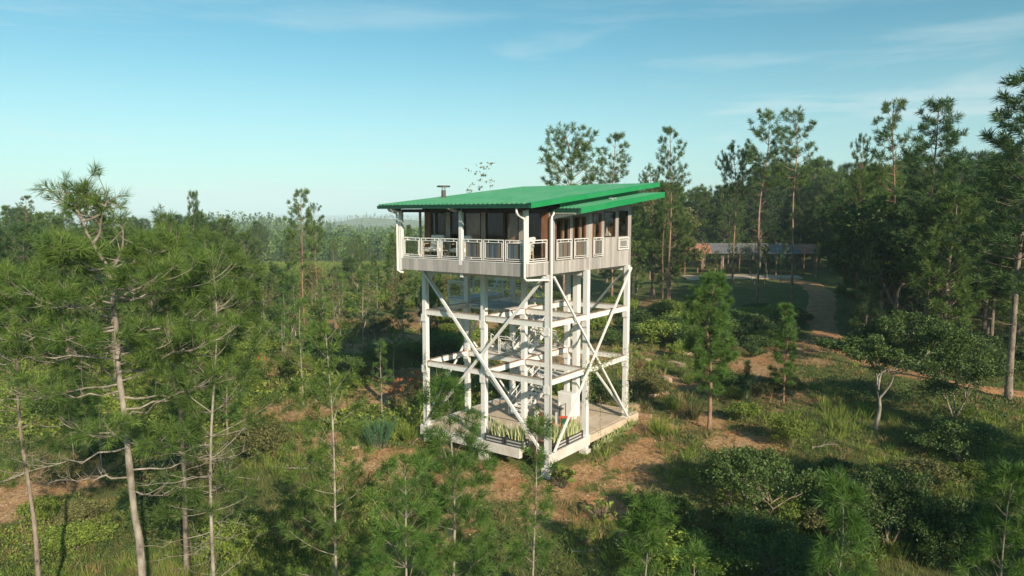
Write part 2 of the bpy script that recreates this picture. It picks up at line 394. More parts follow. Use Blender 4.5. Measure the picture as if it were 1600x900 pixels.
# the slab stands clear of the ground: sink the earth a little beneath it
LX, LY = tloc(XX, YY)
under = sstep(-0.6, 0.2, LX) * sstep(8.6, 7.8, LX) * sstep(-0.6, 0.2, LY) * sstep(9.5, 8.7, LY)
ZZ = np.where(under > 0, np.minimum(ZZ, ZZ * (1 - under) + (-0.12) * under), ZZ)
idx = np.arange(n * n).reshape(n, n)
q = np.stack([idx[:-1, :-1], idx[:-1, 1:], idx[1:, 1:], idx[1:, :-1]], -1).reshape(-1, 4)
me = mesh_np('ground', np.stack([XX, YY, ZZ], -1).reshape(-1, 3), quads=q, smooth=True)
sa = me.attributes.new('soil', 'FLOAT', 'POINT'); sa.data.foreach_set('value', soil(XX, YY).astype(np.float32).ravel())
def ground_mat():
    m = bpy.data.materials.new('ground_cover'); m.use_nodes = True
    t = m.node_tree; n = t.nodes; l = t.links; b = n['Principled BSDF']; b.inputs['Roughness'].default_value = 0.95
    b.inputs['Specular IOR Level'].default_value = 0.1
    tcn = n.new('ShaderNodeTexCoord')
    def noise(s, d=6, r=0.6):
        z = n.new('ShaderNodeTexNoise'); z.inputs['Scale'].default_value = s; z.inputs['Detail'].default_value = d; z.inputs['Roughness'].default_value = r
        l.new(tcn.outputs['Object'], z.inputs['Vector']); return z.outputs[0]
    def mix(f, a, b_):
        x = n.new('ShaderNodeMix'); x.data_type = 'RGBA'
        l.new(f, x.inputs[0])
        for i, c in ((6, a), (7, b_)):
            if isinstance(c, tuple): x.inputs[i].default_value = (*c, 1)
            else: l.new(c, x.inputs[i])
        return x.outputs[2]
    def mr(f, a, b_):
        x = n.new('ShaderNodeMapRange'); x.inputs[1].default_value = a; x.inputs[2].default_value = b_; l.new(f, x.inputs[0]); return x.outputs[0]
    green = mix(mr(noise(0.35), 0.35, 0.65), (0.085, 0.125, 0.028), (0.16, 0.175, 0.05))
    green = mix(mr(noise(6.0), 0.45, 0.75), green, (0.17, 0.14, 0.06))
    earth = mix(mr(noise(0.5), 0.35, 0.65), (0.50, 0.245, 0.105), (0.66, 0.42, 0.21))
    earth = mix(mr(noise(5.0, 8, 0.7), 0.42, 0.68), earth, (0.20, 0.115, 0.06))
    earth = mix(mr(noise(22.0, 8, 0.8), 0.50, 0.70), earth, (0.13, 0.085, 0.045))
    at = n.new('ShaderNodeAttribute'); at.attribute_name = 'soil'
    ad = n.new('ShaderNodeMath'); ad.operation = 'ADD'; l.new(at.outputs['Fac'], ad.inputs[0])
    nn = n.new('ShaderNodeMapRange'); nn.inputs[1].default_value = 0.3; nn.inputs[2].default_value = 0.7; nn.inputs[3].default_value = -0.6; nn.inputs[4].default_value = 0.6
    l.new(noise(3.0, 8, 0.7), nn.inputs[0]); l.new(nn.outputs[0], ad.inputs[1])
    c = mix(mr(ad.outputs[0], 0.3, 0.7), green, earth)
    l.new(c, b.inputs['Base Color'])
    bp = n.new('ShaderNodeBump'); bp.inputs['Strength'].default_value = 0.6; bp.inputs['Distance'].default_value = 0.12
    l.new(noise(7.0, 8, 0.7), bp.inputs['Height']); l.new(bp.outputs[0], b.inputs['Normal'])
    return m
me.materials.append(ground_mat())
tag(link('ground', me), kind='structure')

def strip(name, pts, widths, m, lift=0.05, steps=14):
    """a track draped over the terrain"""
    P = np.array(pts, float); W_ = np.array(widths, float)
    t = np.arange(len(P)); tt = np.linspace(0, len(P) - 1, len(P) * 24)
    # smooth by repeated averaging of the linear interpolation
    X = np.interp(tt, t, P[:, 0]); Y = np.interp(tt, t, P[:, 1]); Wd = np.interp(tt, t, W_)
    for _ in range(60):
        X[1:-1] = (X[:-2] + 2 * X[1:-1] + X[2:]) / 4; Y[1:-1] = (Y[:-2] + 2 * Y[1:-1] + Y[2:]) / 4
    dx = np.gradient(X); dy = np.gradient(Y); ln = np.hypot(dx, dy); nx, ny = -dy / ln, dx / ln
    s = np.linspace(-1, 1, steps)
    ed = 1 + 0.16 * vnoise(X, Y, 3.0, 31) + 0.10 * vnoise(X, Y, 0.8, 32)
    XX = X[:, None] + nx[:, None] * s * (Wd * ed)[:, None] / 2; YY = Y[:, None] + ny[:, None] * s * (Wd * ed)[:, None] / 2
    prof = lift - 0.05 * np.exp(-((np.abs(s) - 0.5) / 0.14) ** 2) * 0.6 - 0.12 * (np.abs(s) > 0.95)
    ZZ = hgt(XX, YY) + prof
    a, b = XX.shape; ix = np.arange(a * b).reshape(a, b)
    q = np.stack([ix[:-1, :-1], ix[:-1, 1:], ix[1:, 1:], ix[1:, :-1]], -1).reshape(-1, 4)
    me = mesh_np(name, np.stack([XX, YY, ZZ], -1).reshape(-1, 3), quads=q, smooth=True, mats=[m])
    return tag(link(name, me), kind='structure')
road_pts = [G(1110, 432), G(1210, 434), G(1262, 441), G(1287, 460), G(1283, 485), G(1285, 515), G(1310, 545), G(1375, 575), G(1470, 598), G(1560, 612), G(1640, 622), G(1800, 640)]
strip('dirt_road', road_pts, [4, 4, 4, 3.8, 3.4, 2.7, 2.3, 2.1, 1.9, 1.8, 1.8, 1.8], M['road'], 0.09)
strip('sand_path', [G(1068, 434), G(1130, 432), G(1200, 432), G(1250, 433)], [7, 7, 7, 6], M['sand'], 0.14)

# ------------------------------------------------------------------ tree parts as numpy
class TB:
    """collects limbs (quads) and foliage (tris / quads)"""
    def __init__(s): s.wv = []; s.wq = []; s.nw = 0; s.lv = []; s.lt = []; s.lq = []; s.tt = []; s.tq = []; s.nl = 0
    def limb(s, pts, rad, k=6):
        P = np.asarray(pts, float); n_ = len(P)
        D = np.gradient(P, axis=0); D /= np.linalg.norm(D, axis=1)[:, None] + 1e-9
        ref = np.array([0, 0, 1.0]) if abs(D[:, 2]).mean() < 0.75 else np.array([1.0, 0, 0])
        A = np.cross(D, ref); A /= np.linalg.norm(A, axis=1)[:, None] + 1e-9
        B = np.cross(A, D)
        th = np.arange(k) * 2 * np.pi / k
        rad = np.broadcast_to(rad, n_)
        V = P[:, None] + (A[:, None] * np.cos(th)[None, :, None] + B[:, None] * np.sin(th)[None, :, None]) * rad[:, None, None]
        i = np.arange(n_ - 1)[:, None] * k; j = np.arange(k)[None]; j2 = (j + 1) % k
        q = np.stack([i + j, i + j2, i + k + j2, i + k + j], -1).reshape(-1, 4) + s.nw
        s.wv.append(V.reshape(-1, 3)); s.wq.append(q); s.nw += n_ * k
    def needles(s, c, ax, n_, ln, wd, r, lo=0.35, hi=1.5):
        """needle tufts: centres c (m,3), axes ax (m,3)"""
        c = np.asarray(c, float).reshape(-1, 3); ax = np.asarray(ax, float).reshape(-1, 3); m = len(c)
        if m == 0: return
        ax = ax / (np.linalg.norm(ax, axis=1)[:, None] + 1e-9)
        ax = np.repeat(ax, n_, 0); cc = np.repeat(c, n_, 0); M_ = m * n_
        rv = r.normal(size=(M_, 3)); pr = rv - ax * (rv * ax).sum(1)[:, None]; pr /= np.linalg.norm(pr, axis=1)[:, None] + 1e-9
        th = r.uniform(lo, hi, M_)[:, None]
        d = ax * np.cos(th) + pr * np.sin(th)
        sz = np.repeat(r.uniform(0.75, 1.2, m), n_)[:, None] * ln
        base = cc + ax * (r.uniform(-0.45, 0.25, M_)[:, None] * sz)
        tip = base + d * sz * r.uniform(0.75, 1.1, M_)[:, None]; tip[:, 2] -= 0.10 * sz[:, 0] * (1 - np.abs(d[:, 2]))
        sd_ = np.cross(d, r.normal(size=(M_, 3))); sd_ /= np.linalg.norm(sd_, axis=1)[:, None] + 1e-9
        mid = base + (tip - base) * 0.35
        V = np.stack([base, mid + sd_ * wd / 2, tip, mid - sd_ * wd / 2], 1).reshape(-1, 3)
        qd = np.arange(M_ * 4).reshape(-1, 4) + s.nl
        s.lv.append(V); s.lq.append(qd); s.nl += M_ * 4
        tt = np.repeat(r.uniform(0, 1, m), n_) * 0.7 + r.uniform(0, 0.3, M_)
        s.tq.append(tt)
    def leaves(s, c, size, r, up=0.12, aspect=0.55, tint=None, fold=0.15):
        """leaf blades (two tris folded at the rib) at centres c"""
        c = np.asarray(c, float).reshape(-1, 3); m = len(c)
        if m == 0: return
        nrm = r.normal(size=(m, 3)); nrm[:, 2] = np.abs(nrm[:, 2]) + up; nrm /= np.linalg.norm(nrm, axis=1)[:, None]
        a = np.cross(nrm, r.normal(size=(m, 3))); a /= np.linalg.norm(a, axis=1)[:, None] + 1e-9
        b = np.cross(nrm, a)
        sz = (size * r.uniform(0.6, 1.25, m))[:, None]
        p0 = c - a * sz / 2; p2 = c + a * sz / 2 - nrm * sz * 0.1
        p1 = c + b * sz * aspect / 2 + nrm * sz * fold; p3 = c - b * sz * aspect / 2 + nrm * sz * fold
        V = np.stack([p0, p1, p2, p3], 1).reshape(-1, 3)
        ix = np.arange(m)[:, None] * 4 + s.nl
        t = np.concatenate([ix + [[0, 1, 2]], ix + [[0, 2, 3]]])
        s.lv.append(V); s.lt.append(t); s.nl += m * 4
        tt = r.uniform(0, 1, m) if tint is None else np.clip(tint + r.uniform(-0.25, 0.25, m), 0, 1)
        s.tt.append(np.concatenate([tt, tt]))
    def blades(s, base, tip, wd, r, tint=None, bend=0.25):
        """grass blades: two-segment tapering strips"""
        base = np.asarray(base, float); tip = np.asarray(tip, float); m = len(base)
        d = tip - base; ln = np.linalg.norm(d, axis=1)[:, None]
        sd_ = np.cross(d, r.normal(size=(m, 3))); sd_ /= np.linalg.norm(sd_, axis=1)[:, None] + 1e-9
        mid = base + d * 0.55; mid[:, 2] += bend * ln[:, 0] * 0.5 * (1 - np.abs(d[:, 2]) / ln[:, 0])
        wd = np.broadcast_to(wd, m)[:, None]
        V = np.stack([base - sd_ * wd / 2, base + sd_ * wd / 2, mid + sd_ * wd * 0.4, mid - sd_ * wd * 0.4, tip], 1).reshape(-1, 3)
        ix = np.arange(m)[:, None] * 5 + s.nl
        s.lq.append(ix + [[0, 1, 2, 3]]); s.lt.append(ix + [[3, 2, 4]]); s.lv.append(V); s.nl += m * 5
        tt = r.uniform(0, 1, m) if tint is None else tint
        s.tq.append(tt); s.tt.append(tt)
    def wood_mesh(s, name, m):
        return mesh_np(name, np.concatenate(s.wv), quads=np.concatenate(s.wq), mats=[m], smooth=True)
    def leaf_mesh(s, name, m):
        return mesh_np(name, np.concatenate(s.lv), tris=np.concatenate(s.lt) if s.lt else None, quads=np.concatenate(s.lq) if s.lq else None,
                       tint_t=np.concatenate(s.tt) if s.lt else None, tint_q=np.concatenate(s.tq) if s.lq else None, mats=[m])
    def both_mesh(s, name, mw, ml):
        W_ = np.concatenate(s.wv); V = np.concatenate([W_] + s.lv); o = len(W_)
        q = np.concatenate(s.wq + [x + o for x in s.lq]); nq = len(np.concatenate(s.wq))
        mq = np.ones(len(q), int); mq[:nq] = 0
        tq = np.concatenate([np.full(nq, 0.5)] + s.tq)
        t = np.concatenate([x + o for x in s.lt]) if s.lt else None
        return mesh_np(name, V, tris=t, quads=q, tint_t=np.concatenate(s.tt) if s.lt else None, tint_q=tq, mats=[mw, ml], mt=1, mq=mq)

def trunk_path(r, H, lean=(0, 0), wob=0.02, n_=14):
    t = np.linspace(0, 1, n_)
    ph = r.uniform(0, 6.3, 4); a = H * wob
    x = lean[0] * H * t ** 1.3 + a * np.sin(t * 5 + ph[0]) * t + a * 0.5 * np.sin(t * 11 + ph[1]) * t
    y = lean[1] * H * t ** 1.3 + a * np.sin(t * 4.4 + ph[2]) * t + a * 0.5 * np.sin(t * 9.5 + ph[3]) * t
    return np.stack([x, y, H * t], 1)

def pine(seed, H, r0, cb=0.3, Rm=1.8, whorls=14, per=4, shape='cone', tn=30, tl=0.28, tw=0.010, twig=0.35, dead=6, lean=(0, 0),
         wob=0.015, up=0.3, gap=0.12, k=7, tlo=0.3, thi=1.35, per_twig=2, deadlen=1.0, branch_r=0.022):
    """pine with whorled limbs that turn up at their ends and carry needle tufts"""
    r = np.random.default_rng(seed); T = TB()
    P = trunk_path(r, H, lean, wob); tz = np.linspace(0, 1, len(P))
    rad = r0 * (1 - tz * 0.86) ** 0.85; rad[0] *= 1.25
    T.limb(P, rad, k + 3)
    def on(t): return np.array([np.interp(t, tz, P[:, i]) for i in range(3)])
    cs = []; axs = []
    az0 = r.uniform(0, 6.3)
    for wi in range(whorls):
        t = cb + (0.965 - cb) * (wi + r.uniform(-0.25, 0.25)) / (whorls - 1); t = min(max(t, cb * 0.95), 0.975)
        s_ = (t - cb) / (1 - cb)
        if shape == 'cone': pr = (1 - s_) ** 0.75 * (0.55 + 0.45 * min(1, s_ * 5 + 0.2))
        elif shape == 'flat': pr = math.sin(math.pi * min(1, 0.22 + 0.80 * s_)) ** 0.6 * 0.95 + 0.12
        elif shape == 'round': pr = math.sin(math.pi * (0.12 + 0.86 * s_)) ** 0.7
        elif shape == 'bushy': pr = (1 - s_) ** 0.42 * (0.75 + 0.25 * min(1, s_ * 5 + 0.2))
        else: pr = 0.8 - 0.5 * s_
        npb = max(2, int(round(per + r.uniform(-1, 1))))
        az0 += r.uniform(0.5, 1.4)
        for b_ in range(npb):
            if r.random() < gap: continue
            az = az0 + b_ * 2 * math.pi / npb + r.uniform(-0.35, 0.35)
            Lb = max(0.12, Rm * pr * r.uniform(0.6, 1.12))
            e0 = R(r.uniform(-8, 18) + 38 * s_)
            h = np.array([math.cos(az), math.sin(az), 0]); pd = np.array([-h[1], h[0], 0])
            st = on(t); ns = 6; ss = np.linspace(0, 1, ns)
            bendv = r.uniform(-0.15, 0.15); cu = up * r.uniform(0.6, 1.3)
            path = st + np.outer(ss * Lb * math.cos(e0), h) + np.outer(ss ** 2 * Lb * bendv, pd)
            path[:, 2] += ss * Lb * math.sin(e0) + cu * Lb * ss ** 2.2
            br = branch_r * (0.5 + 0.5 * Lb / Rm) * (1 - 0.3 * s_)
            T.limb(path, br * (1 - 0.75 * ss), 4)
            nt_ = max(1, int(Lb / twig))
            fr = np.clip(0.38 + 0.60 * (np.arange(nt_) + r.uniform(0, 0.8, nt_)) / nt_, 0, 1)
            for f in fr:
                p = np.array([np.interp(f, ss, path[:, i]) for i in range(3)])
                sd_ = 1 if r.random() < 0.5 else -1
                dv = h * r.uniform(0.3, 0.9) + pd * sd_ * r.uniform(0.3, 1.0) + np.array([0, 0, r.uniform(0.15, 0.8)])
                dv /= np.linalg.norm(dv); tlg = twig * r.uniform(0.5, 1.25) * (1.15 - 0.4 * f)
                e = p + dv * tlg
                T.limb(np.stack([p, p + dv * tlg * 0.5 + [0, 0, -0.02 * tlg], e]), [br * 0.4, br * 0.3, br * 0.2], 3)
                for c_ in range(per_twig):
                    cs.append(p + (e - p) * (1 - 0.45 * c_ / max(1, per_twig - 1) if per_twig > 1 else 1) + r.normal(0, 0.02, 3)); axs.append(dv + np.array([0, 0, 0.35]))
            cs.append(path[-1]); axs.append(path[-1] - path[-2] + np.array([0, 0, 0.2 * Lb / ns]))
    cs.append(P[-1]); axs.append(np.array([0, 0, 1.0])); cs.append(P[-1] - [0, 0, tl * 0.7]); axs.append(np.array([0.1, 0, 1.0]))
    # bare dead limbs below the crown
    for d_ in range(dead):
        t = r.uniform(cb * 0.35, cb * 1.25); az = r.uniform(0, 6.3); Lb = deadlen * r.uniform(0.4, 1.1)
        h = np.array([math.cos(az), math.sin(az), 0]); st = on(t)
        ss = np.linspace(0, 1, 7)
        path = st + np.outer(ss * Lb, h); path[:, 2] += Lb * (r.uniform(-0.15, 0.2) * ss + r.uniform(0.0, 0.35) * ss ** 2)
        path[1:] += r.normal(0, 0.025 * Lb, (6, 3))
        T.limb(path, branch_r * 0.75 * (1 - 0.8 * ss), 4)
        for _ in range(4):
            i = r.integers(1, 6); dv = h * r.uniform(0.1, 0.9) + r.normal(0, 0.6, 3); dv /= np.linalg.norm(dv)
            l2 = Lb * r.uniform(0.15, 0.45); m_ = path[i] + dv * l2 * 0.5 + r.normal(0, 0.03, 3)
            T.limb(np.stack([path[i], m_, m_ + dv * l2 * 0.4 + r.normal(0, 0.05, 3) * l2 + [0, 0, 0.15 * l2]]), [branch_r * 0.4, branch_r * 0.25, branch_r * 0.1], 3)
    T.needles(np.array(cs), np.array(axs), tn, tl, tw, r, tlo, thi)
    return T

def broad(seed, H, Rc, r0, clear=0.3, leafsize=0.12, nleaf=4500, multi=1, flat=0.8, clump=0.42, depth=5, gap=0.25, twist=0.3):
    """broadleaf tree or bush: forking limbs and leaf clumps round their ends"""
    r = np.random.default_rng(seed); T = TB(); tips = []
    def grow(p, d, ln, rd, lev):
        ns = 4; pts = [p]; dd = d.copy()
        for i in range(ns):
            dd = dd + r.normal(0, twist * 0.35, 3) + np.array([0, 0, 0.05]); dd /= np.linalg.norm(dd)
            pts.append(pts[-1] + dd * ln / ns)
        T.limb(np.array(pts), np.linspace(rd, rd * 0.62, ns + 1), 7 if lev == 0 else (5 if lev < 3 else 3))
        if lev >= 2 and r.random() > gap: tips.append(pts[-1]); tips.append(pts[2])
        if multi > 1 and lev < 2 and r.random() > gap: tips.append(pts[-1]); tips.append(pts[2] + r.normal(0, 0.1, 3))
        if lev >= depth: tips.append(pts[-1]); return
        for c_ in range(2 if r.random() < 0.6 else 3):
            az = r.uniform(0, 6.3); sp = r.uniform(0.35, 0.95)
            rv = np.array([math.cos(az), math.sin(az), 0.0]); nd = dd + rv * sp; nd[2] *= flat; nd /= np.linalg.norm(nd)
            grow(pts[-1], nd, ln * r.uniform(0.62, 0.9), rd * 0.6, lev + 1)
    for m_ in range(multi):
        az = r.uniform(0, 6.3); sp = 0.12 if multi == 1 else r.uniform(0.2, 0.7)
        grow(np.array([0, 0, -0.1]) + r.normal(0, 0.03, 3) * [1, 1, 0], np.array([math.cos(az) * sp, math.sin(az) * sp, 1.0]), H * max(clear, 0.12) if multi == 1 else H * 0.25, r0, 0)
    tips = np.array(tips)
    # fit the limbs to the wanted height and spread
    zmax = np.percentile(tips[:, 2], 98); rr = np.percentile(np.hypot(tips[:, 0], tips[:, 1]), 92)
    sz = (H - clump * 0.6) / max(zmax, 0.1); sr = (Rc - clump * 0.5) / max(rr, 0.1)
    sc = np.array([sr, sr, sz]); tips = tips * sc
    if multi > 1:      # skirt of low leaves round the foot
        na = 22 + 10 * multi; aa = r.uniform(0, 6.3, na); ra = Rc * np.sqrt(r.uniform(0.05, 0.85, na))
        tips = np.concatenate([tips, np.stack([np.cos(aa) * ra, np.sin(aa) * ra, H * r.uniform(0.06, 0.62, na) * (1 - 0.5 * (ra / Rc) ** 2)], 1)])
    for v in T.wv: v *= sc
    per = max(3, nleaf // len(tips))
    off = r.normal(size=(len(tips) * per, 3)); off /= np.linalg.norm(off, axis=1)[:, None]
    off *= (r.uniform(0, 1, len(off)) ** 0.5)[:, None] * clump * r.uniform(0.5, 1.2, len(tips)).repeat(per)[:, None]
    off[:, 2] *= 0.6
    cc = tips.repeat(per, 0) + off; cc[:, 2] = np.maximum(cc[:, 2], 0.03)
    T.leaves(cc, leafsize, r, tint=r.uniform(0.1, 0.9, len(tips)).repeat(per))
    return T

def tuftgrass(seed, n_, H, spread, wd, out=0.6):
    r = np.random.default_rng(seed); T = TB()
    az = r.uniform(0, 6.3, n_); rb = spread * 0.25 * np.sqrt(r.uniform(0, 1, n_)); rt = spread * r.uniform(0.1, 1, n_) ** out
    base = np.stack([np.cos(az) * rb, np.sin(az) * rb, np.full(n_, -0.05)], 1)
    tip = np.stack([np.cos(az) * rt, np.sin(az) * rt, H * r.uniform(0.45, 1.0, n_) * (1 - 0.35 * (rt / spread) ** 2)], 1)
    T.blades(base, tip, wd, r)
    T.limb(np.array([[0, 0, -0.1], [0.01, 0, 0.0], [0, 0.01, 0.12]]), [0.05, 0.04, 0.01], 5)
    return T

def tree_thing(name, T, label, cat, mw, ml, loc, rz=0, group=None, crown='crown', trunk='trunk', sc=1):
    t = empty(name, loc, rz); t.scale = (sc, sc, sc) if not hasattr(sc, '__len__') else sc
    tag(t, label, cat, group)
    link(trunk, T.wood_mesh(trunk, mw), t); link(crown, T.leaf_mesh(crown, ml), t)
    return t
def ground_at(x, y, sink=0.0): return (x, y, hz1(x, y) - sink)

# ------------------------------------------------------------------ the tower (X along the left face, Y along the right face, from the near corner)
A, AM, B, BM, OV = 7.95, 3.90, 7.85, 3.47, 1.84
Z2, Z1, Z3, ZF = 3.74, 6.53, 9.10, 9.68
tower = empty('observation_tower', (TX, TY, 0), -YAW)
tag(tower, 'white steel-framed lookout tower with braced legs, boarded cabin and green metal roof', 'tower')
def tb(): return MB(-1)
def rz_(y): return 12.35 + 0.103 * (y + 2.6)      # top of the main roof
def lz_(y): return 12.05 + 0.103 * (y + 1.0)      # top of the lower roof
NOTCH = 1.45
# concrete base: deck slab, edge beams, footings
b_ = tb()
b_.box(NOTCH, A + 0.15, -0.1, B + 1.6, 0.2, 0.46, c=0.01)
b_.box(0.02, NOTCH - 0.003, 1.2, B + 1.6, 0.2, 0.457)
b_.build('floor_slab', M['concrete'], tower)
b_ = tb(); b_.box(NOTCH - 0.02, A + 0.2, -0.34, -0.103, -0.02, 0.47, c=0.015); b_.build('edge_beam', M['concrete_white'], tower)
b_ = tb(); b_.box(-0.22, 0.017, -0.2, BM + 0.15, -0.03, 0.47, c=0.015); b_.build('edge_beam', M['concrete_white'], tower)
b_ = tb(); b_.box(-0.20, 0.014, BM + 0.153, B + 1.3, 0.05, 0.44, c=0.015); b_.build('edge_beam', M['concrete'], tower)
b_ = tb(); b_.box(A + 0.153, A + 0.4, -0.1, B + 1.2, 0.05, 0.45, c=0.015); b_.build('edge_beam', M['concrete_white'], tower)
cols = [(0, 0), (AM, 0), (A, 0), (0, BM), (AM, BM), (A, BM), (0, B), (AM, B), (A, B)]
def isec(mb, x, y, z0, z1, wdt=0.26, d=0.26, tf=0.028):
    mb.box(x - wdt / 2, x + wdt / 2, y - d / 2, y - d / 2 + tf, z0, z1)
    mb.box(x - wdt / 2, x + wdt / 2, y + d / 2 - tf, y + d / 2, z0, z1)
    mb.box(x - wdt / 2 + 0.05, x + wdt / 2 - 0.05, y - d / 2 + tf + 0.002, y + d / 2 - tf - 0.002, z0 + 0.002, z1 - 0.002)
for i, (x, y) in enumerate(cols):
    m_ = tb()
    zb = {0: -1.5, 1: -1.4, 3: -1.3}.get(i, -0.6)
    isec(m_, x, y, zb, Z3 - 0.01)
    for zz in (Z2 - 0.15, Z1 - 0.15):     # joint plates with bolt heads
        m_.box(x - 0.17, x + 0.17, y - 0.185, y - 0.147, zz - 0.2, zz + 0.2)
        for a1 in (-0.1, 0.1):
            for a2 in (-0.12, 0.12): m_.box(x + a1 - 0.02, x + a1 + 0.02, y - 0.205, y - 0.187, zz + a2 - 0.02, zz + a2 + 0.02)
    m_.box(x - 0.22, x + 0.22, y - 0.24, y + 0.24, 0.462, 0.49)
    for a1 in (-0.09, 0.09):
        for zz in np.arange(0.9, Z3 - 0.3, 0.55): m_.box(x + a1 - 0.012, x + a1 + 0.012, y - 0.142, y - 0.131, zz - 0.012, zz + 0.012)
    c_ = m_.build('column', M['white_paint'], tower)
    if i in (0, 1, 3, 6):
        f_ = tb(); f_.box(x - 0.24, x + 0.24, y - 0.24, y + 0.24, -2.2, -0.25 if i != 6 else -0.06, c=0.02); f_.build('footing', M['concrete_white'], tower)
# I-section beams with a rusty top edge
def beam(p, q, h=0.27, w_=0.15, ztopv=0.0):
    (x0, y0), (x1, y1) = p, q; m_ = tb(); z = ztopv
    alongx = abs(x1 - x0) > abs(y1 - y0); g = 0.152
    if alongx:
        x0, x1 = min(x0, x1) + g, max(x0, x1) - g; y = y0
        m_.box(x0, x1, y - w_ / 2, y + w_ / 2, z - 0.03, z); m_.box(x0, x1, y - w_ / 2, y + w_ / 2, z - h, z - h + 0.03)
        m_.box(x0, x1, y - w_ / 2 + 0.02, y + w_ / 2 - 0.02, z - h + 0.032, z - 0.032)
    else:
        y0, y1 = min(y0, y1) + g, max(y0, y1) - g; x = x0
        m_.box(x - w_ / 2, x + w_ / 2, y0, y1, z - 0.03, z); m_.box(x - w_ / 2, x + w_ / 2, y0, y1, z - h, z - h + 0.03)
        m_.box(x - w_ / 2 + 0.02, x + w_ / 2 - 0.02, y0, y1, z - h + 0.032, z - 0.032)
    o = m_.build('beam', M['white_paint'], tower)
    t_ = tb()
    if alongx: t_.box(x0, x1, y - w_ / 2 - 0.015, y + w_ / 2 + 0.015, z + 0.002, z + 0.028)
    else: t_.box(x - w_ / 2 - 0.015, x + w_ / 2 + 0.015, y0, y1, z + 0.002, z + 0.028)
    t_.build('top_flange', M['rust'], o)
segs = [((0, 0), (AM, 0)), ((AM, 0), (A, 0)), ((0, 0), (0, BM)), ((0, BM), (0, B)), ((A, 0), (A, BM)), ((A, BM), (A, B)), ((0, B), (AM, B)), ((AM, B), (A, B)),
        ((0, BM), (AM, BM)), ((AM, BM), (A, BM)), ((AM, 0), (AM, BM)), ((AM, BM), (AM, B))]
for lv in (Z2, Z1):
    for p, q_ in segs: beam(p, q_, ztopv=lv + 0.29)
for y in (-0.001, BM, B):
    m_ = tb(); m_.box(0.16, A - 0.16, y - 0.08, y + 0.08, Z3 - 0.30, Z3 - 0.012); m_.build('deck_joist', M['white_paint'], tower)
for x in (AM,):
    m_ = tb(); m_.box(x - 0.08, x + 0.08, -OV + 0.1, -0.09, Z3 - 0.22, Z3 - 0.012); m_.build('deck_bracket', M['white_paint'], tower)
# long cross braces over two storeys, and short ones at the foot
def brace(p, q, s_=0.075):
    m_ = tb(); m_.bar(p, q, s_, s_ * 1.3); m_.build('brace', M['white_paint'], tower)
zt, zb = Z3 - 0.12, 0.55
brace((0.1, -0.22, zt), (A - 0.1, -0.22, zb), 0.10); brace((0.1, -0.33, zb), (A - 0.1, -0.33, zt), 0.10)
brace((-0.22, 0.1, zt), (-0.22, B - 0.1, zb), 0.08); brace((-0.31, 0.1, zb), (-0.31, B - 0.1, zt), 0.08)
brace((A + 0.22, 0.1, zt), (A + 0.22, B - 0.1, zb), 0.08); brace((A + 0.31, 0.1, zb), (A + 0.31, B - 0.1, zt), 0.08)
brace((0.1, B + 0.22, zt), (A - 0.1, B + 0.22, zb), 0.08); brace((0.1, B + 0.31, zb), (A - 0.1, B + 0.31, zt), 0.08)
brace((AM, BM + 0.1, Z1), (AM, B - 0.15, Z2 + 0.3), 0.06); brace((AM, 0.15, Z2), (AM, BM - 0.15, 0.55), 0.06)
# corner gusset plates between deck and column
for x, y, sx in ((0, 0, 1), (A, 0, -1), (AM, BM, 1), (AM, BM, -1)):
    m_ = tb(); m_.prism([(x + sx * 0.15, Z3 - 0.32), (x + sx * 0.75, Z3 - 0.32), (x + sx * 0.15, Z3 - 0.95)], 1, y - 0.012, y + 0.012); m_.build('gusset', M['rust' if (x, y) == (0, 0) else 'white_paint'], tower)
# service shaft behind the centre, running from slab to cabin
m_ = tb(); m_.box(2.2, 2.52, 6.2, 6.55, 0.462, Z3 - 0.015, c=0.012); m_.build('service_shaft', M['white_paint'], tower)
m_ = tb(); m_.box(2.0, 3.0, 5.45, 5.9, 0.465, 1.95, c=0.012); m_.box(2.06, 2.94, 5.42, 5.447, 0.6, 1.9); m_.box(2.85, 2.9, 5.38, 5.417, 1.15, 1.35); m_.build('utility_cupboard', M['white_paint'], tower)
m_ = tb(); m_.tube([(2.3, 4.6, 0.47), (2.3, 4.6, 1.4), (2.3, 5.2, 1.42), (2.3, 5.2, 0.47)], 0.025); m_.build('handrail', M['steel_dark'], tower)
# stairs: flights and landings behind the centre column
def railing(mb, p, q, z, h=1.0, nb=0):
    (x0, y0), (x1, y1) = p, q; L_ = math.hypot(x1 - x0, y1 - y0); n_ = max(1, round(L_ / 1.3))
    mb.bar((x0, y0, z + h), (x1, y1, z + h), 0.045, 0.045); mb.bar((x0, y0, z + h - 0.13), (x1, y1, z + h - 0.13), 0.03, 0.03); mb.bar((x0, y0, z + 0.10), (x1, y1, z + 0.10), 0.03, 0.03)
    for i in range(n_ + 1):
        f = i / n_; mb.bar((x0 + (x1 - x0) * f, y0 + (y1 - y0) * f, z), (x0 + (x1 - x0) * f, y0 + (y1 - y0) * f, z + h + 0.02), 0.045, 0.045)
        if i < n_:
            for k_ in (0.07, 0.93):
                g_ = (i + k_) / n_; mb.bar((x0 + (x1 - x0) * g_, y0 + (y1 - y0) * g_, z + 0.1), (x0 + (x1 - x0) * g_, y0 + (y1 - y0) * g_, z + h - 0.13), 0.025, 0.025)
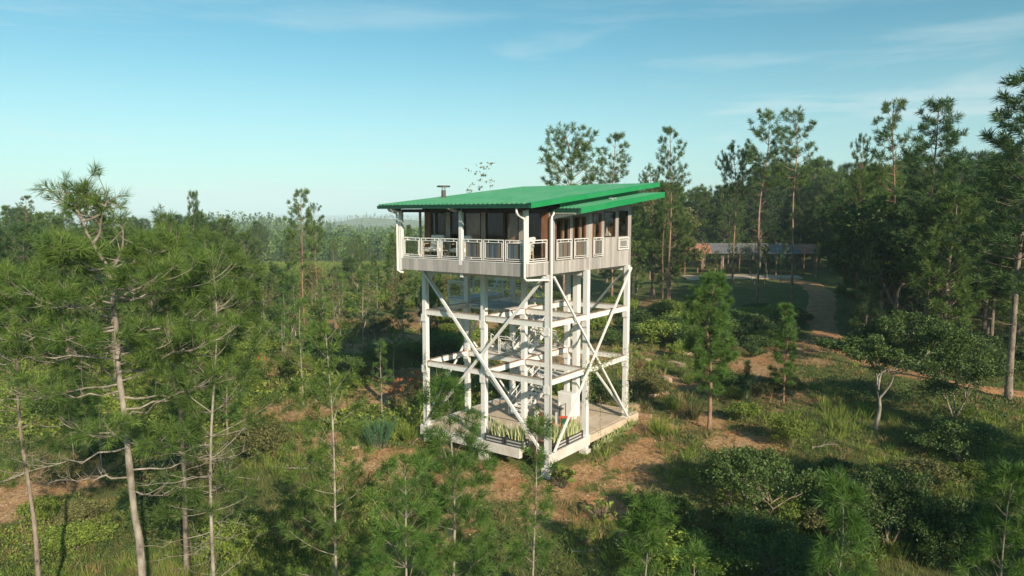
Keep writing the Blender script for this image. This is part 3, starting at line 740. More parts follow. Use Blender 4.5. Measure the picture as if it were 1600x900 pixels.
def landing(x0, x1, y0, y1, z, sides):
    m_ = tb(); m_.box(x0, x1, y0, y1, z - 0.16, z, c=0.01); lo = m_.build('landing', M['concrete_white'], tower)
    for s_ in sides:
        r_ = tb(); railing(r_, *s_, z); r_.build('guard_rail', M['white_paint'], lo)
        g_ = tb(); (xa, ya), (xb, yb) = s_; g_.bar((xa, ya, z + 0.48), (xb, yb, z + 0.48), 0.008, 0.74); g_.build('guard_glass', M['rail_glass'], lo)
def flight(xc, y0, z0, y1, z1, wd=1.0, nst=12):
    m_ = tb()
    for i in range(nst):
        f0 = i / nst; y = y0 + (y1 - y0) * (f0 + 0.5 / nst); z = z0 + (z1 - z0) * (i + 1) / nst
        m_.box(xc - wd / 2, xc + wd / 2, y - 0.15, y + 0.15, z - 0.045, z)
    for s_ in (-1, 1):
        m_.bar((xc + s_ * (wd / 2 + 0.03), y0, z0 + 0.1), (xc + s_ * (wd / 2 + 0.03), y1, z1 - 0.05), 0.04, 0.26)
    fo = m_.build('stair_flight', M['white_paint'], tower)
    r_ = tb()
    for s_ in (-1, 1):
        x = xc + s_ * (wd / 2 + 0.03); r_.bar((x, y0, z0 + 1.0), (x, y1, z1 + 0.95), 0.045, 0.045); r_.bar((x, y0, z0 + 0.55), (x, y1, z1 + 0.5), 0.03, 0.03)
        for i in range(5):
            f = i / 4; r_.bar((x, y0 + (y1 - y0) * f, z0 + (z1 - z0) * f + 0.12), (x, y0 + (y1 - y0) * f, z0 + (z1 - z0) * f + 0.98), 0.035, 0.035)
    r_.build('stair_rail', M['white_paint'], fo)
flight(5.0, 4.2, 0.46, 7.3, 2.2); landing(4.3, 7.7, 7.4, 8.9, 2.2, [((4.3, 8.88), (7.7, 8.88)), ((7.68, 7.45), (7.68, 8.85))])
flight(6.5, 7.3, 2.2, 4.5, 4.05); landing(4.2, 7.7, 3.75, 4.6, 4.05, [((4.3, 3.78), (5.9, 3.78))])
flight(5.0, 4.7, 4.05, 7.3, 5.6); landing(4.3, 7.7, 7.4, 8.9, 5.6, [((4.3, 8.88), (7.7, 8.88)), ((7.68, 7.45), (7.68, 8.85))])
flight(6.5, 7.3, 5.6, 5.2, 6.86, nst=8); landing(4.2, 7.8, 3.62, 5.1, 6.86, [((4.3, 5.05), (5.9, 5.05))])
landing(8.15, 9.6, 3.6, 7.2, 7.0, [((8.2, 3.64), (9.55, 3.64)), ((9.56, 3.7), (9.56, 7.1)), ((8.2, 7.16), (9.5, 7.16))])
m_ = tb()
for p, q_ in (((8.2, 3.7), (9.5, 3.7)), ((8.2, 7.1), (9.5, 7.1)), ((9.5, 3.7), (9.5, 7.1))): m_.bar((*p, 6.65), (*q_, 6.65), 0.12, 0.34)
m_.bar((8.1, 3.7, 5.2), (9.4, 3.7, 6.5), 0.1, 0.1); m_.bar((8.1, 7.1, 5.2), (9.4, 7.1, 6.5), 0.1, 0.1); m_.build('landing_frame', M['white_paint'], tower)
m_ = tb(); nst = 9
for i in range(nst): m_.box(7.0, 8.1, 5.3 + i * 0.26, 5.58 + i * 0.26, 7.1 + (i + 1) * 0.22 - 0.04, 7.1 + (i + 1) * 0.22)
m_.build('stair_flight', M['white_paint'], tower)
# mezzanine plate between centre and front of level one and lower level
m_ = tb(); m_.box(3.99, 6.6, 2.0, 3.37, Z1 + 0.3, Z1 + 0.36); m_.build('platform', M['concrete_white'], tower)
m_ = tb(); m_.box(3.99, 7.2, 4.75, 7.0, Z2 + 0.3, Z2 + 0.36); pl = m_.build('platform', M['concrete_white'], tower)
r_ = tb(); railing(r_, (4.1, 7.0), (7.2, 7.0), Z2 + 0.36); r_.build('guard_rail', M['white_paint'], pl)
# cabin deck
m_ = tb(); m_.box(0.04, A - 0.02, -OV + 0.04, B + 0.35, Z3 + 0.02, ZF - 0.02); m_.build('deck', M['wood_dark'], tower)
m_ = tb()
for k_ in range(34):
    y0 = -OV + 0.06 + k_ * 0.055 * 1.0
    if y0 > -0.05: break
    m_.box(0.05, A - 0.03, y0, y0 + 0.048, ZF - 0.018, ZF + 0.012, t=random.random())
m_.build('deck_boards', M['wood_pale'], tower)
m_ = tb(); x = 0.0; nb = 24; wbd = A / nb
for k_ in range(nb):
    m_.box(x + 0.006, x + wbd - 0.006, -OV - 0.03, -OV + 0.03 + 0.003 * random.random(), Z3, ZF - 0.005, t=random.random()); x += wbd
m_.box(0.0, A, -OV + 0.034, -OV + 0.038, Z3 + 0.01, ZF - 0.03, t=0.1)
m_.build('balcony_skirt', M['clad'], tower)
m_ = tb(); m_.box(-0.01, A + 0.02, -OV - 0.045, -OV + 0.038, ZF - 0.003, ZF + 0.03); m_.build('deck_trim', M['white_paint'], tower)
# right face: boarded wall with openings (y0, y1, z0, z1)
ops = [(0.52, 1.80, ZF + 0.06, 11.72), (2.12, 3.32, ZF + 0.06, 11.80), (3.97, 4.85, ZF + 0.06, 11.95), (5.16, 6.36, 10.70, 12.05), (6.72, 7.80, 10.70, 12.10)]
YE = 8.2
m_ = tb(); bw = 0.158; y = 0.0
def wall_top(yy): return min(lz_(yy) - 0.10, rz_(yy) - 0.2)
while y < YE - 1e-6:
    y1 = min(y + bw, YE); cuts = []
    ym = (y + y1) / 2
    zz0, zz1 = Z3 - 0.01, wall_top(ym)
    hole = [o for o in ops if o[0] < ym < o[1]]
    spans = [(zz0, zz1)] if not hole else [(zz0, hole[0][2]), (hole[0][3], zz1)]
    tv = random.random()
    for s0, s1 in spans:
        m_.box(-0.025 + 0.004 * random.random(), 0.02, y + 0.0045, y1 - 0.0045, s0, s1, t=tv)
        m_.box(0.0205, 0.06, y, y1, s0, s1, t=0.1)
    y = y1
for k_ in range(12):
    y0 = -OV + k_ * OV / 12; m_.box(-0.025, 0.02, y0 + 0.0045, y0 + OV / 12 - 0.0045, Z3 - 0.01, ZF - 0.005, t=random.random())
m_.build('side_cladding', M['clad'], tower)
m_ = tb(); m_.box(-0.04, 0.06, -OV - 0.04, 0.0, ZF - 0.003, ZF + 0.03); m_.build('deck_trim', M['white_paint'], tower)
for i, (y0, y1, z0, z1) in enumerate(ops):
    f_ = tb(); fw = 0.06
    f_.box(-0.035, 0.09, y0, y0 + fw, z0, z1); f_.box(-0.035, 0.09, y1 - fw, y1, z0, z1); f_.box(-0.034, 0.09, y0 + fw, y1 - fw, z1 - fw, z1); f_.box(-0.034, 0.09, y0 + fw, y1 - fw, z0, z0 + fw)
    if i < 2: f_.box(-0.02, 0.07, (y0 + y1) / 2 - 0.025, (y0 + y1) / 2 + 0.025, z0 + fw, z1 - fw)
    wi = f_.build('window', M['wood'] if i < 3 else M['wood_dark'], tower)
    g_ = tb(); g_.box(0.03, 0.036, y0 + fw, y1 - fw, z0 + fw, z1 - fw); g_.build('pane', M['glass'], wi)
    if i < 3:
        c_ = tb(); yy = y0 + (0.55 if i == 0 else 0.62 if i == 1 else 0.36) * (y1 - y0); xx = 0.14
        pts = [(xx + 0.03 * math.sin(k_ * 1.9), yy + k_ * 0.03) for k_ in range(11 if i != 2 else 9)]
        for (a1, a2), (b1, b2) in zip(pts, pts[1:]): c_.add([(a1, a2, z0 + 0.08), (b1, b2, z0 + 0.08), (b1, b2, z1 - 0.08), (a1, a2, z1 - 0.08)], [(0, 1, 2, 3)])
        c_.build('curtain', M['curtain'], wi)
# white things on the sill of the fourth window
m_ = tb(); m_.box(0.12, 0.42, 5.2, 6.3, 10.66, 10.70); m_.build('window_shelf', M['wood'], tower)
# front wall behind the balcony: posts, tan panels and dark glass from the corner leftwards
WY = 0.02
def front(x0, x1, kind, z0=ZF + 0.02, z1=12.05):
    if kind == 'post':
        m_ = tb(); m_.box(x0, x1, WY - 0.05, WY + 0.10, z0, z1, t=random.random()); m_.build('wall_post', M['wood_pale'], tower)
    elif kind == 'dark':
        m_ = tb(); m_.box(x0, x1, WY - 0.03, WY + 0.09, z0, z1); m_.build('door_post', M['wood_dark'], tower)
    elif kind == 'brown':
        m_ = tb(); m_.box(x0, x1, WY - 0.045, WY + 0.10, z0, z1); m_.build('wall_post', M['wood'], tower)
    else:
        fw = 0.07; f_ = tb()
        f_.box(x0, x0 + fw, WY - 0.03, WY + 0.06, z0, z1); f_.box(x1 - fw, x1, WY - 0.03, WY + 0.06, z0, z1)
        f_.box(x0 + fw, x1 - fw, WY - 0.028, WY + 0.06, z1 - 0.1, z1); f_.box(x0 + fw, x1 - fw, WY - 0.028, WY + 0.06, z0, z0 + 0.12)
        wi = f_.build('glass_door', M['wood_dark'], tower)
        g_ = tb(); g_.box(x0 + fw, x1 - fw, WY + 0.01, WY + 0.016, z0 + 0.12, z1 - 0.1); g_.build('pane', M['glass'], wi)
        if kind == 'panel':
            c_ = tb(); c_.box(x0 + 0.1, x1 - 0.1, WY + 0.09, WY + 0.10, z0 + 0.1, z1 - 0.1); c_.build('blind', M['plaster'], wi)
        if kind == 'curtain':
            c_ = tb(); n_ = int((x1 - x0 - 0.2) / 0.05)
            pts = [(x0 + 0.1 + k_ * 0.05, WY + 0.12 + 0.03 * math.sin(k_ * 1.7)) for k_ in range(n_ + 1)]
            for (a1, a2), (b1, b2) in zip(pts, pts[1:]): c_.add([(a1, a2, z0 + 0.05), (b1, b2, z0 + 0.05), (b1, b2, z1 - 0.1), (a1, a2, z1 - 0.1)], [(0, 1, 2, 3)])
            c_.build('curtain', M['curtain'], wi)
for a in [(0.0, 0.42, 'brown'), (0.42, 1.38, 'glass'), (1.38, 1.72, 'post'), (1.72, 2.62, 'panel'), (2.62, 3.78, 'glass'), (3.78, 4.06, 'post'), (4.06, 5.22, 'panel'), (5.22, 6.12, 'glass'),
          (6.12, 6.42, 'post'), (6.42, 7.12, 'glass'), (7.12, 7.5, 'curtain'), (7.5, 7.93, 'brown')]: front(*a)
m_ = tb(); m_.box(0, A, WY - 0.05, WY + 0.1, 12.053, 12.38); m_.build('wall_head', M['wood_dark'], tower)
# remaining walls, ceiling and interior
m_ = tb(); m_.box(A - 0.06, A, WY + 0.103, YE, ZF, 12.3); m_.build('side_wall', M['wood'], tower)
m_ = tb(); m_.box(0.063, A - 0.063, YE - 0.06, YE, ZF, 12.6); m_.build('back_wall', M['wood'], tower)
m_ = tb(); m_.box(0.1, A - 0.1, 4.3, 4.38, ZF, 12.3); m_.build('inner_partition', M['wood'], tower)
m_ = tb(); m_.box(0.063, A - 0.063, WY + 0.11, YE - 0.063, ZF - 0.015, ZF + 0.015); m_.build('cabin_floor', M['wood'], tower)
m_ = tb(); m_.prism([(WY + 0.11, 12.22), (YE, 12.9), (YE, 12.94), (WY + 0.11, 12.26)], 0, 0.063, A - 0.063); m_.build('ceiling', M['wood'], tower)
# balcony posts, railings
PX = [0.0, 3.84, 7.93]
m_ = tb(); m_.box(-0.055, 0.14, -OV - 0.04, -OV + 0.13, ZF + 0.03, 12.1); m_.build('balcony_post', M['white_paint'], tower)
m_ = tb(); m_.box(PX[1] - 0.09, PX[1] + 0.09, -OV - 0.04, -OV + 0.12, ZF - 0.2, 12.12); m_.build('balcony_post', M['white_paint'], tower)
m_ = tb(); m_.box(A - 0.16, A + 0.03, -OV - 0.04, -OV + 0.13, Z3 - 0.05, 12.12); m_.build('balcony_post', M['white_paint'], tower)
m_ = tb(); m_.box(A - 0.12, A - 0.02, -0.45, -0.35, ZF, 12.15); m_.build('balcony_post', M['wood_pale'], tower)
m_ = tb(); m_.box(0.15, A - 0.17, -OV, -OV + 0.09, 12.0, 12.16); m_.build('eave_beam', M['wood_dark'], tower)
m_ = tb(); m_.box(A - 0.11, A - 0.02, -OV + 0.14, -0.05, 12.0, 12.14); m_.build('eave_beam', M['wood_pale'], tower)
m_ = tb(); m_.box(-0.03, 0.06, -OV + 0.14, -0.01, 12.0, 12.14); m_.build('eave_beam', M['wood_dark'], tower)
def panel(p, q, z0, z1, stripe=False, normal='x'):
    """railing panel: posts, double rails, infill of glass"""
    (x0, y0), (x1, y1) = p, q; m_ = tb(); s_ = 0.032
    for (x, y) in (p, q): m_.bar((x, y, z0), (x, y, z1), s_, s_)
    m_.bar((x0, y0, z1 - 0.02), (x1, y1, z1 - 0.02), s_, 0.045); m_.bar((x0, y0, z0 + 0.03), (x1, y1, z0 + 0.03), s_, 0.035)
    dx, dy = x1 - x0, y1 - y0; L_ = math.hypot(dx, dy); ix, iy = dx / L_ * 0.09, dy / L_ * 0.09
    a, b = (x0 + ix, y0 + iy), (x1 - ix, y1 - iy)
    m_.bar((*a, z1 - 0.14), (*b, z1 - 0.14), 0.028, 0.028); m_.bar((*a, z0 + 0.12), (*b, z0 + 0.12), 0.028, 0.028)
    for c in (a, b): m_.bar((*c, z0 + 0.12), (*c, z1 - 0.14), 0.028, 0.028)
    for c, d_ in ((p, a), (q, b)):
        for zz in (z0 + 0.2, z1 - 0.22): m_.bar((*c, zz), (*d_, zz), 0.02, 0.02)
    for f in (0.25, 0.75):
        c = (x0 + dx * f, y0 + dy * f); m_.bar((*c, z1 - 0.13), (*c, z1 - 0.03), 0.02, 0.03)
    o = m_.build('railing_panel', M['white_paint'], tower)
    g_ = tb(); g_.bar((*a, (z0 + z1) / 2 - 0.01), (*b, (z0 + z1) / 2 - 0.01), 0.008, z1 - z0 - 0.28); g_.build('infill_glass', M['rail_glass'], o)
    if stripe:
        # striped woven cloth hung on the inner side of the panel
        t_ = tb(); n_ = int((L_ - 0.2) / 0.035); nx, ny = (0.0, 0.05) if abs(dx) > abs(dy) else (0.05, 0.0); last = 0
        z_a, z_b = z0 + 0.14, z1 - 0.17
        r2 = random.Random(int(x0 * 100 + y0 * 7))
        for k_ in range(n_):
            f0, f1 = k_ / n_, (k_ + 1) / n_; w0 = 0.012 * math.sin(k_ * 0.9); w1 = 0.012 * math.sin((k_ + 1) * 0.9)
            if r2.random() < 0.85: last = r2.choice([0, 0, 1, 1, 2, 3, 4, 4, 5, 6, 3])
            pa = (a[0] + (b[0] - a[0]) * f0 + nx * (1 + w0 * 10), a[1] + (b[1] - a[1]) * f0 + ny * (1 + w0 * 10))
            pb = (a[0] + (b[0] - a[0]) * f1 + nx * (1 + w1 * 10), a[1] + (b[1] - a[1]) * f1 + ny * (1 + w1 * 10))
            t_.add([(*pa, z_a), (*pb, z_a), (*pb, z_b), (*pa, z_b)], [(0, 1, 2, 3)], t=(last + 0.5) / 7)
        t_.build('striped_cloth', M['stripes'], o)
for i, (x0, x1) in enumerate([(0.22, 1.16), (1.28, 2.44), (2.56, 3.66), (4.02, 5.14), (5.26, 6.44), (6.56, 7.70)]):
    panel((x0, -OV + 0.02), (x1, -OV + 0.02), ZF + 0.07, ZF + 1.06, stripe=i < 3)
panel((A - 0.07, -1.62), (A - 0.07, -0.5), ZF + 0.07, ZF + 1.06)
panel((0.0, -1.60), (0.0, -0.16), ZF + 0.07, ZF + 1.06)
for y0, y1 in ((0.50, 1.84), (2.08, 3.36), (3.93, 4.90)):
    panel((-0.12, y0), (-0.12, y1), ZF + 0.06, ZF + 1.04, stripe=True)
# roofs: ribbed green sheets
def roof_sheet(name, x0, x1, y0, y1, zf, mtl, pitch=0.27, rib=0.045, th=0.05):
    m_ = tb(); prof = []; x = x0
    while x < x1 - 0.01:
        prof += [(x, 0), (min(x + pitch * 0.62, x1), 0), (min(x + pitch * 0.72, x1), rib), (min(x + pitch * 0.90, x1), rib)]
        x += pitch
    prof.append((x1, 0)); nn = len(prof)
    ys = np.linspace(y0, y1, 9)
    vs = []; fs = []
    for y in ys: vs += [(px_, y, zf(y) + pz) for px_, pz in prof]
    for j in range(len(ys) - 1):
        for i in range(nn - 1): fs.append((j * nn + i, j * nn + i + 1, (j + 1) * nn + i + 1, (j + 1) * nn + i))
    m_.add(vs, fs)
    m_.prism([(y0 + 0.02, zf(y0) - th), (y1 - 0.02, zf(y1) - th), (y1 - 0.02, zf(y1) - 0.006), (y0 + 0.02, zf(y0) - 0.006)], 0, x0 + 0.01, x1 - 0.01, m=1)
    return m_.build(name, [mtl, M['wood_dark']], tower)
RX0, RX1, RY0, RY1 = -0.80, 8.62, -2.6, 10.0
rf = roof_sheet('roof', RX0, RX1, RY0, RY1, rz_, M['green_roof'])
m_ = tb()
for j in range(3):      # overlapping rake flashings on the right edge
    ya, yb_ = [(RY0 - 0.02, 1.8), (1.75, 6.0), (5.95, RY1 + 0.02)][j]; o_ = 0.012 * (j % 2)
    m_.prism([(ya, rz_(ya) - 0.19), (yb_, rz_(yb_) - 0.19), (yb_, rz_(yb_) + 0.05), (ya, rz_(ya) + 0.05)], 0, RX0 - 0.035 - o_, RX0 - 0.005 - o_)
    m_.prism([(ya, rz_(ya) + 0.04), (yb_, rz_(yb_) + 0.04), (yb_, rz_(yb_) + 0.055), (ya, rz_(ya) + 0.055)], 0, RX0 - 0.03, RX0 + 0.13)
m_.build('rake_flashing', M['green_trim'], rf)
m_ = tb(); m_.prism([(RY0, rz_(RY0) - 0.17), (RY1, rz_(RY1) - 0.17), (RY1, rz_(RY1) + 0.05), (RY0, rz_(RY0) + 0.05)], 0, RX1 + 0.003, RX1 + 0.033); m_.build('rake_flashing', M['green_trim'], rf)
m_ = tb(); m_.box(RX0 + 0.02, RX1, RY0 - 0.13, RY0 - 0.02, 12.17, 12.31); m_.box(RX0 + 0.02, RX1, RY0 - 0.15, RY0 - 0.13, 12.27, 12.325); m_.build('gutter', M['gutter'], rf)
m_ = tb()
for x in (0.05, 2.0, 3.84, 5.9, 7.85):
    m_.prism([(-2.45, 12.22), (-OV - 0.05, 12.06), (-OV - 0.05, 12.24), (-2.45, 12.30)], 0, x - 0.045, x + 0.045)
    m_.prism([(-OV + 0.0, 12.17), (B, 12.98), (B, 13.2), (-OV, 12.36)], 0, x - 0.045, x + 0.045)
m_.build('rafters', M['wood_dark'], rf)
for x in (3.84 + 0.25, 7.95):
    m_ = tb(); m_.prism([(-2.5, 12.16), (-2.5, 12.28), (-OV + 0.1, 12.28), (-OV + 0.1, 11.98), (-OV - 0.1, 12.0)], 0, x - 0.05, x + 0.05); m_.build('outrigger', M['white_paint'], rf)
def rz2(y): return lz_(y)
lf = roof_sheet('lower_roof', -1.62, -0.10, 0.15, 8.9, rz2, M['green_roof'], pitch=0.2)
m_ = tb(); m_.prism([(0.13, lz_(0.13) - 0.24), (8.92, lz_(8.92) - 0.24), (8.92, lz_(8.92) + 0.045), (0.13, lz_(0.13) + 0.045)], 0, -1.66, -1.63); m_.build('rake_flashing', M['green_trim'], lf)
m_ = tb(); m_.box(-1.62, -0.04, 0.0, 0.12, lz_(0.1) - 0.2, lz_(0.1) - 0.03); m_.build('gutter', M['gutter'], lf)
m_ = tb(); m_.prism([(0.3, lz_(.3) + 0.01), (8.2, lz_(8.2) + 0.01), (8.2, rz_(8.2) - 0.2), (0.3, rz_(0.3) - 0.2)], 0, -0.40, -0.36); m_.build('apron_flashing', M['green_trim'], lf)
for y in (0.35, 4.4, 8.0):
    m_ = tb(); z = lz_(y) - 0.08; m_.prism([(-1.6, z - 0.02), (-1.6, z - 0.16), (-0.03, z - 0.42), (-0.03, z - 0.02)], 1, y - 0.04, y + 0.04); m_.build('outrigger', M['white_paint'], lf)
m_ = tb(); m_.box(-1.15, -0.75, 4.3, 4.36, lz_(4.3) + 0.10, lz_(4.3) + 0.13); m_.box(-0.97, -0.93, 4.31, 4.35, lz_(4.3), lz_(4.3) + 0.1); m_.build('roof_vent', M['white_paint'], lf)
# chimney flue with a flat rain cap
m_ = tb(); cx_, cy_ = 8.15, 1.75; z = rz_(cy_)
m_.tube([(cx_, cy_, z - 0.02), (cx_, cy_, z + 0.05)], [0.22, 0.16], 14); m_.tube([(cx_, cy_, z + 0.04), (cx_, cy_, z + 0.42)], 0.125, 14)
for k_ in range(4): a = k_ * math.pi / 2 + 0.4; m_.tube([(cx_ + 0.1 * math.cos(a), cy_ + 0.1 * math.sin(a), z + 0.4), (cx_ + 0.1 * math.cos(a), cy_ + 0.1 * math.sin(a), z + 0.6)], 0.012, 5)
fl = m_.build('flue_pipe', M['steel_dark'], tower)
m_ = tb(); m_.tube([(cx_, cy_, z + 0.59), (cx_, cy_, z + 0.605), (cx_, cy_, z + 0.655), (cx_, cy_, z + 0.67)], [0.36, 0.37, 0.37, 0.34], 20); m_.build('rain_cap', M['steel_dark'], fl)
# downpipes
def pipe(pts, r_=0.055):
    m_ = tb(); m_.tube(pts, r_, 10); m_.build('downpipe', M['white_paint'], tower, smooth=True)
pipe([(-0.05, -2.62, 12.2), (-0.05, -2.62, 12.0), (-0.02, -2.5, 11.88), (0.0, -1.98, 11.70), (0.0, -1.95, 11.6), (0.0, -1.95, 9.06), (-0.02, -1.85, 8.95), (-0.09, -0.25, 8.86), (-0.12, -0.12, 8.8)])
pipe([(-0.26, 0.04, 12.0), (-0.26, -0.02, 11.9), (-0.24, -0.12, 11.8), (-0.24, -0.12, 0.5)], 0.05)
pipe([(A + 0.02, -2.6, 12.2), (A + 0.02, -2.55, 12.1), (A + 0.06, -1.98, 11.95), (A + 0.08, -1.94, 11.8), (A + 0.08, -1.94, 9.05), (A - 0.05, -1.85, 8.95), (A - 0.15, -1.75, 8.93)])
# air conditioner in its little frame
m_ = tb()
for z in (10.02, 10.62): m_.bar((-0.10, 6.62, z), (-0.10, 7.78, z), 0.04, 0.06)
for y in (6.64, 7.76): m_.bar((-0.10, y, 10.0), (-0.10, y, 10.64), 0.05, 0.05)
for z in (10.14, 10.5): m_.bar((-0.10, 6.75, z), (-0.10, 7.65, z), 0.03, 0.03)
for y in (6.76, 7.64): m_.bar((-0.10, y, 10.14), (-0.10, y, 10.5), 0.03, 0.03)
fr_ = m_.build('vent_frame', M['white_paint'], tower)
m_ = tb()
for k_ in range(6): m_.box(-0.09, -0.03, 6.79, 7.61, 10.165 + k_ * 0.054, 10.195 + k_ * 0.054)
m_.build('vent_louvre', M['clad'], fr_)

# ------------------------------------------------------------------ furniture and planters on the tower
def tw_empty(name, X, Y, z, rz=0): x, y = TW(X, Y); return empty(name, (x, y, z), -YAW + rz)
def armchair(X, Y, rz, label, cushion=True):
    t = tw_empty('armchair', X, Y, ZF + 0.012, rz); t.scale = (1.3, 1.2, 1.2); tag(t, label, 'chair', 'chairs on the balcony')
    for sx in (-1, 1):
        for sy in (-1, 1):
            m_ = MB(); m_.bar((sx * 0.33, sy * 0.30, 0), (sx * 0.31, sy * 0.27 + 0.02, 0.58 if sy < 0 else 0.62), 0.045, 0.045); m_.build('leg', M['chair_wood'], t)
        m_ = MB(); m_.box(sx * 0.31 - 0.04, sx * 0.31 + 0.04, -0.34, 0.33, 0.60, 0.63); m_.build('armrest', M['chair_wood'], t)
    m_ = MB(); m_.box(-0.30, 0.30, -0.30, 0.28, 0.28, 0.32); m_.build('seat_frame', M['chair_wood'], t)
    m_ = MB(); m_.box(-0.29, 0.29, -0.31, 0.24, 0.323, 0.44, c=0.03); m_.build('seat_cushion', M['cushion'], t)
    m_ = MB(); m_.prism([(0.20, 0.42), (0.30, 0.40), (0.42, 0.92), (0.36, 0.97), (0.30, 0.95)], 0, -0.28, 0.28); m_.build('back_cushion', M['cushion'], t)
    return t
armchair(6.35, -1.0, R(12), 'white cushioned armchair on the balcony, left of the small table, by the far railing')
armchair(4.62, -1.0, R(-14), 'white cushioned armchair on the balcony nearer the middle white post')
ac = armchair(0.75, -1.0, R(-70), 'white cushioned armchair on the near balcony corner with a pink cloth')
tt_ = tw_empty('side_table', 5.4, -1.05, ZF + 0.012); tag(tt_, 'small pale wood side table between the two white armchairs', 'table')
m_ = MB(); m_.box(-0.26, 0.26, -0.24, 0.24, 0.40, 0.44, c=0.01); m_.build('table_top', M['chair_wood'], tt_)
for sx in (-1, 1):
    for sy in (-1, 1): m_ = MB(); m_.bar((sx * 0.23, sy * 0.2, 0), (sx * 0.2, sy * 0.18, 0.4), 0.04, 0.04); m_.build('leg', M['chair_wood'], tt_)
pk = tw_empty('folded_blanket', 0.62, -1.05, ZF + 0.55, R(-70)); tag(pk, 'pink folded blanket lying on the corner armchair', 'blanket')
m_ = MB()
for k_ in range(3): m_.box(-0.2 + 0.01 * k_, 0.2 - 0.012 * k_, -0.16, 0.14 - 0.01 * k_, 0.045 * k_, 0.045 * k_ + 0.04, c=0.01)
m_.build('folds', M['pink'], pk)
# slatted lounge chair by the corner, a leafy pot beside it
lo_ = tw_empty('deck_chair', 1.35, -0.75, ZF + 0.012, R(20)); tag(lo_, 'pale slatted wooden deck chair behind the striped railing panels', 'chair')
m_ = MB()
for k_ in range(9): m_.bar((-0.3, -0.35 + k_ * 0.07, 0.3 + 0.0 * k_), (0.3, -0.35 + k_ * 0.07, 0.3), 0.05, 0.02)
m_.build('seat', M['curtain'], lo_)
m_ = MB()
for k_ in range(8): m_.bar((-0.3, 0.25 + k_ * 0.04, 0.36 + k_ * 0.085), (0.3, 0.25 + k_ * 0.04, 0.36 + k_ * 0.085), 0.02, 0.055)
m_.build('backrest', M['curtain'], lo_)
for sx in (-1, 1):
    m_ = MB(); m_.bar((sx * 0.32, -0.38, 0), (sx * 0.32, -0.3, 0.33), 0.04, 0.04); m_.build('leg', M['chair_wood'], lo_)
    m_ = MB(); m_.bar((sx * 0.32, 0.45, 0), (sx * 0.32, 0.2, 0.33), 0.04, 0.04); m_.build('leg', M['chair_wood'], lo_)
def pot_plant(X, Y, z, label, ph=0.35, pr=0.17, h=0.8, n_=160, ls=0.11, lm='leaf_bright', pm='terracotta', sp=0.38):
    t = tw_empty('potted_plant', X, Y, z); tag(t, label, 'plant')
    m_ = MB(); m_.tube([(0, 0, 0), (0, 0, ph * 0.85), (0, 0, ph * 0.86), (0, 0, ph)], [pr * 0.75, pr, pr * 1.1, pr * 1.1], 16); m_.build('pot', M[pm], t)
    T = TB(); r = np.random.default_rng(int(X * 97 + 5))
    for _ in range(9):
        a = r.uniform(0, 6.3); e = np.array([math.cos(a) * sp * r.uniform(.3, .9), math.sin(a) * sp * r.uniform(.3, .9), ph + h * r.uniform(.5, 1)])
        T.limb(np.stack([[0, 0, ph * 0.9], e * [0.4, 0.4, 0.6] + [0, 0, 0.1], e]), [0.012, 0.009, 0.004], 4)
    c = r.normal(0, 1, (n_, 3)); c /= np.linalg.norm(c, axis=1)[:, None]; c = c * r.uniform(0.3, 1, n_)[:, None] * [sp, sp, h / 2] + [0, 0, ph + h * 0.5]
    T.leaves(c, ls, r, up=0.3)
    link('stems', T.wood_mesh('stems', M['bark']), t); link('foliage', T.leaf_mesh('foliage', M[lm]), t)
    return t
pot_plant(0.55, -1.45, ZF + 0.012, 'green leafy plant in a clay pot at the near balcony corner', sp=0.28, h=0.6)
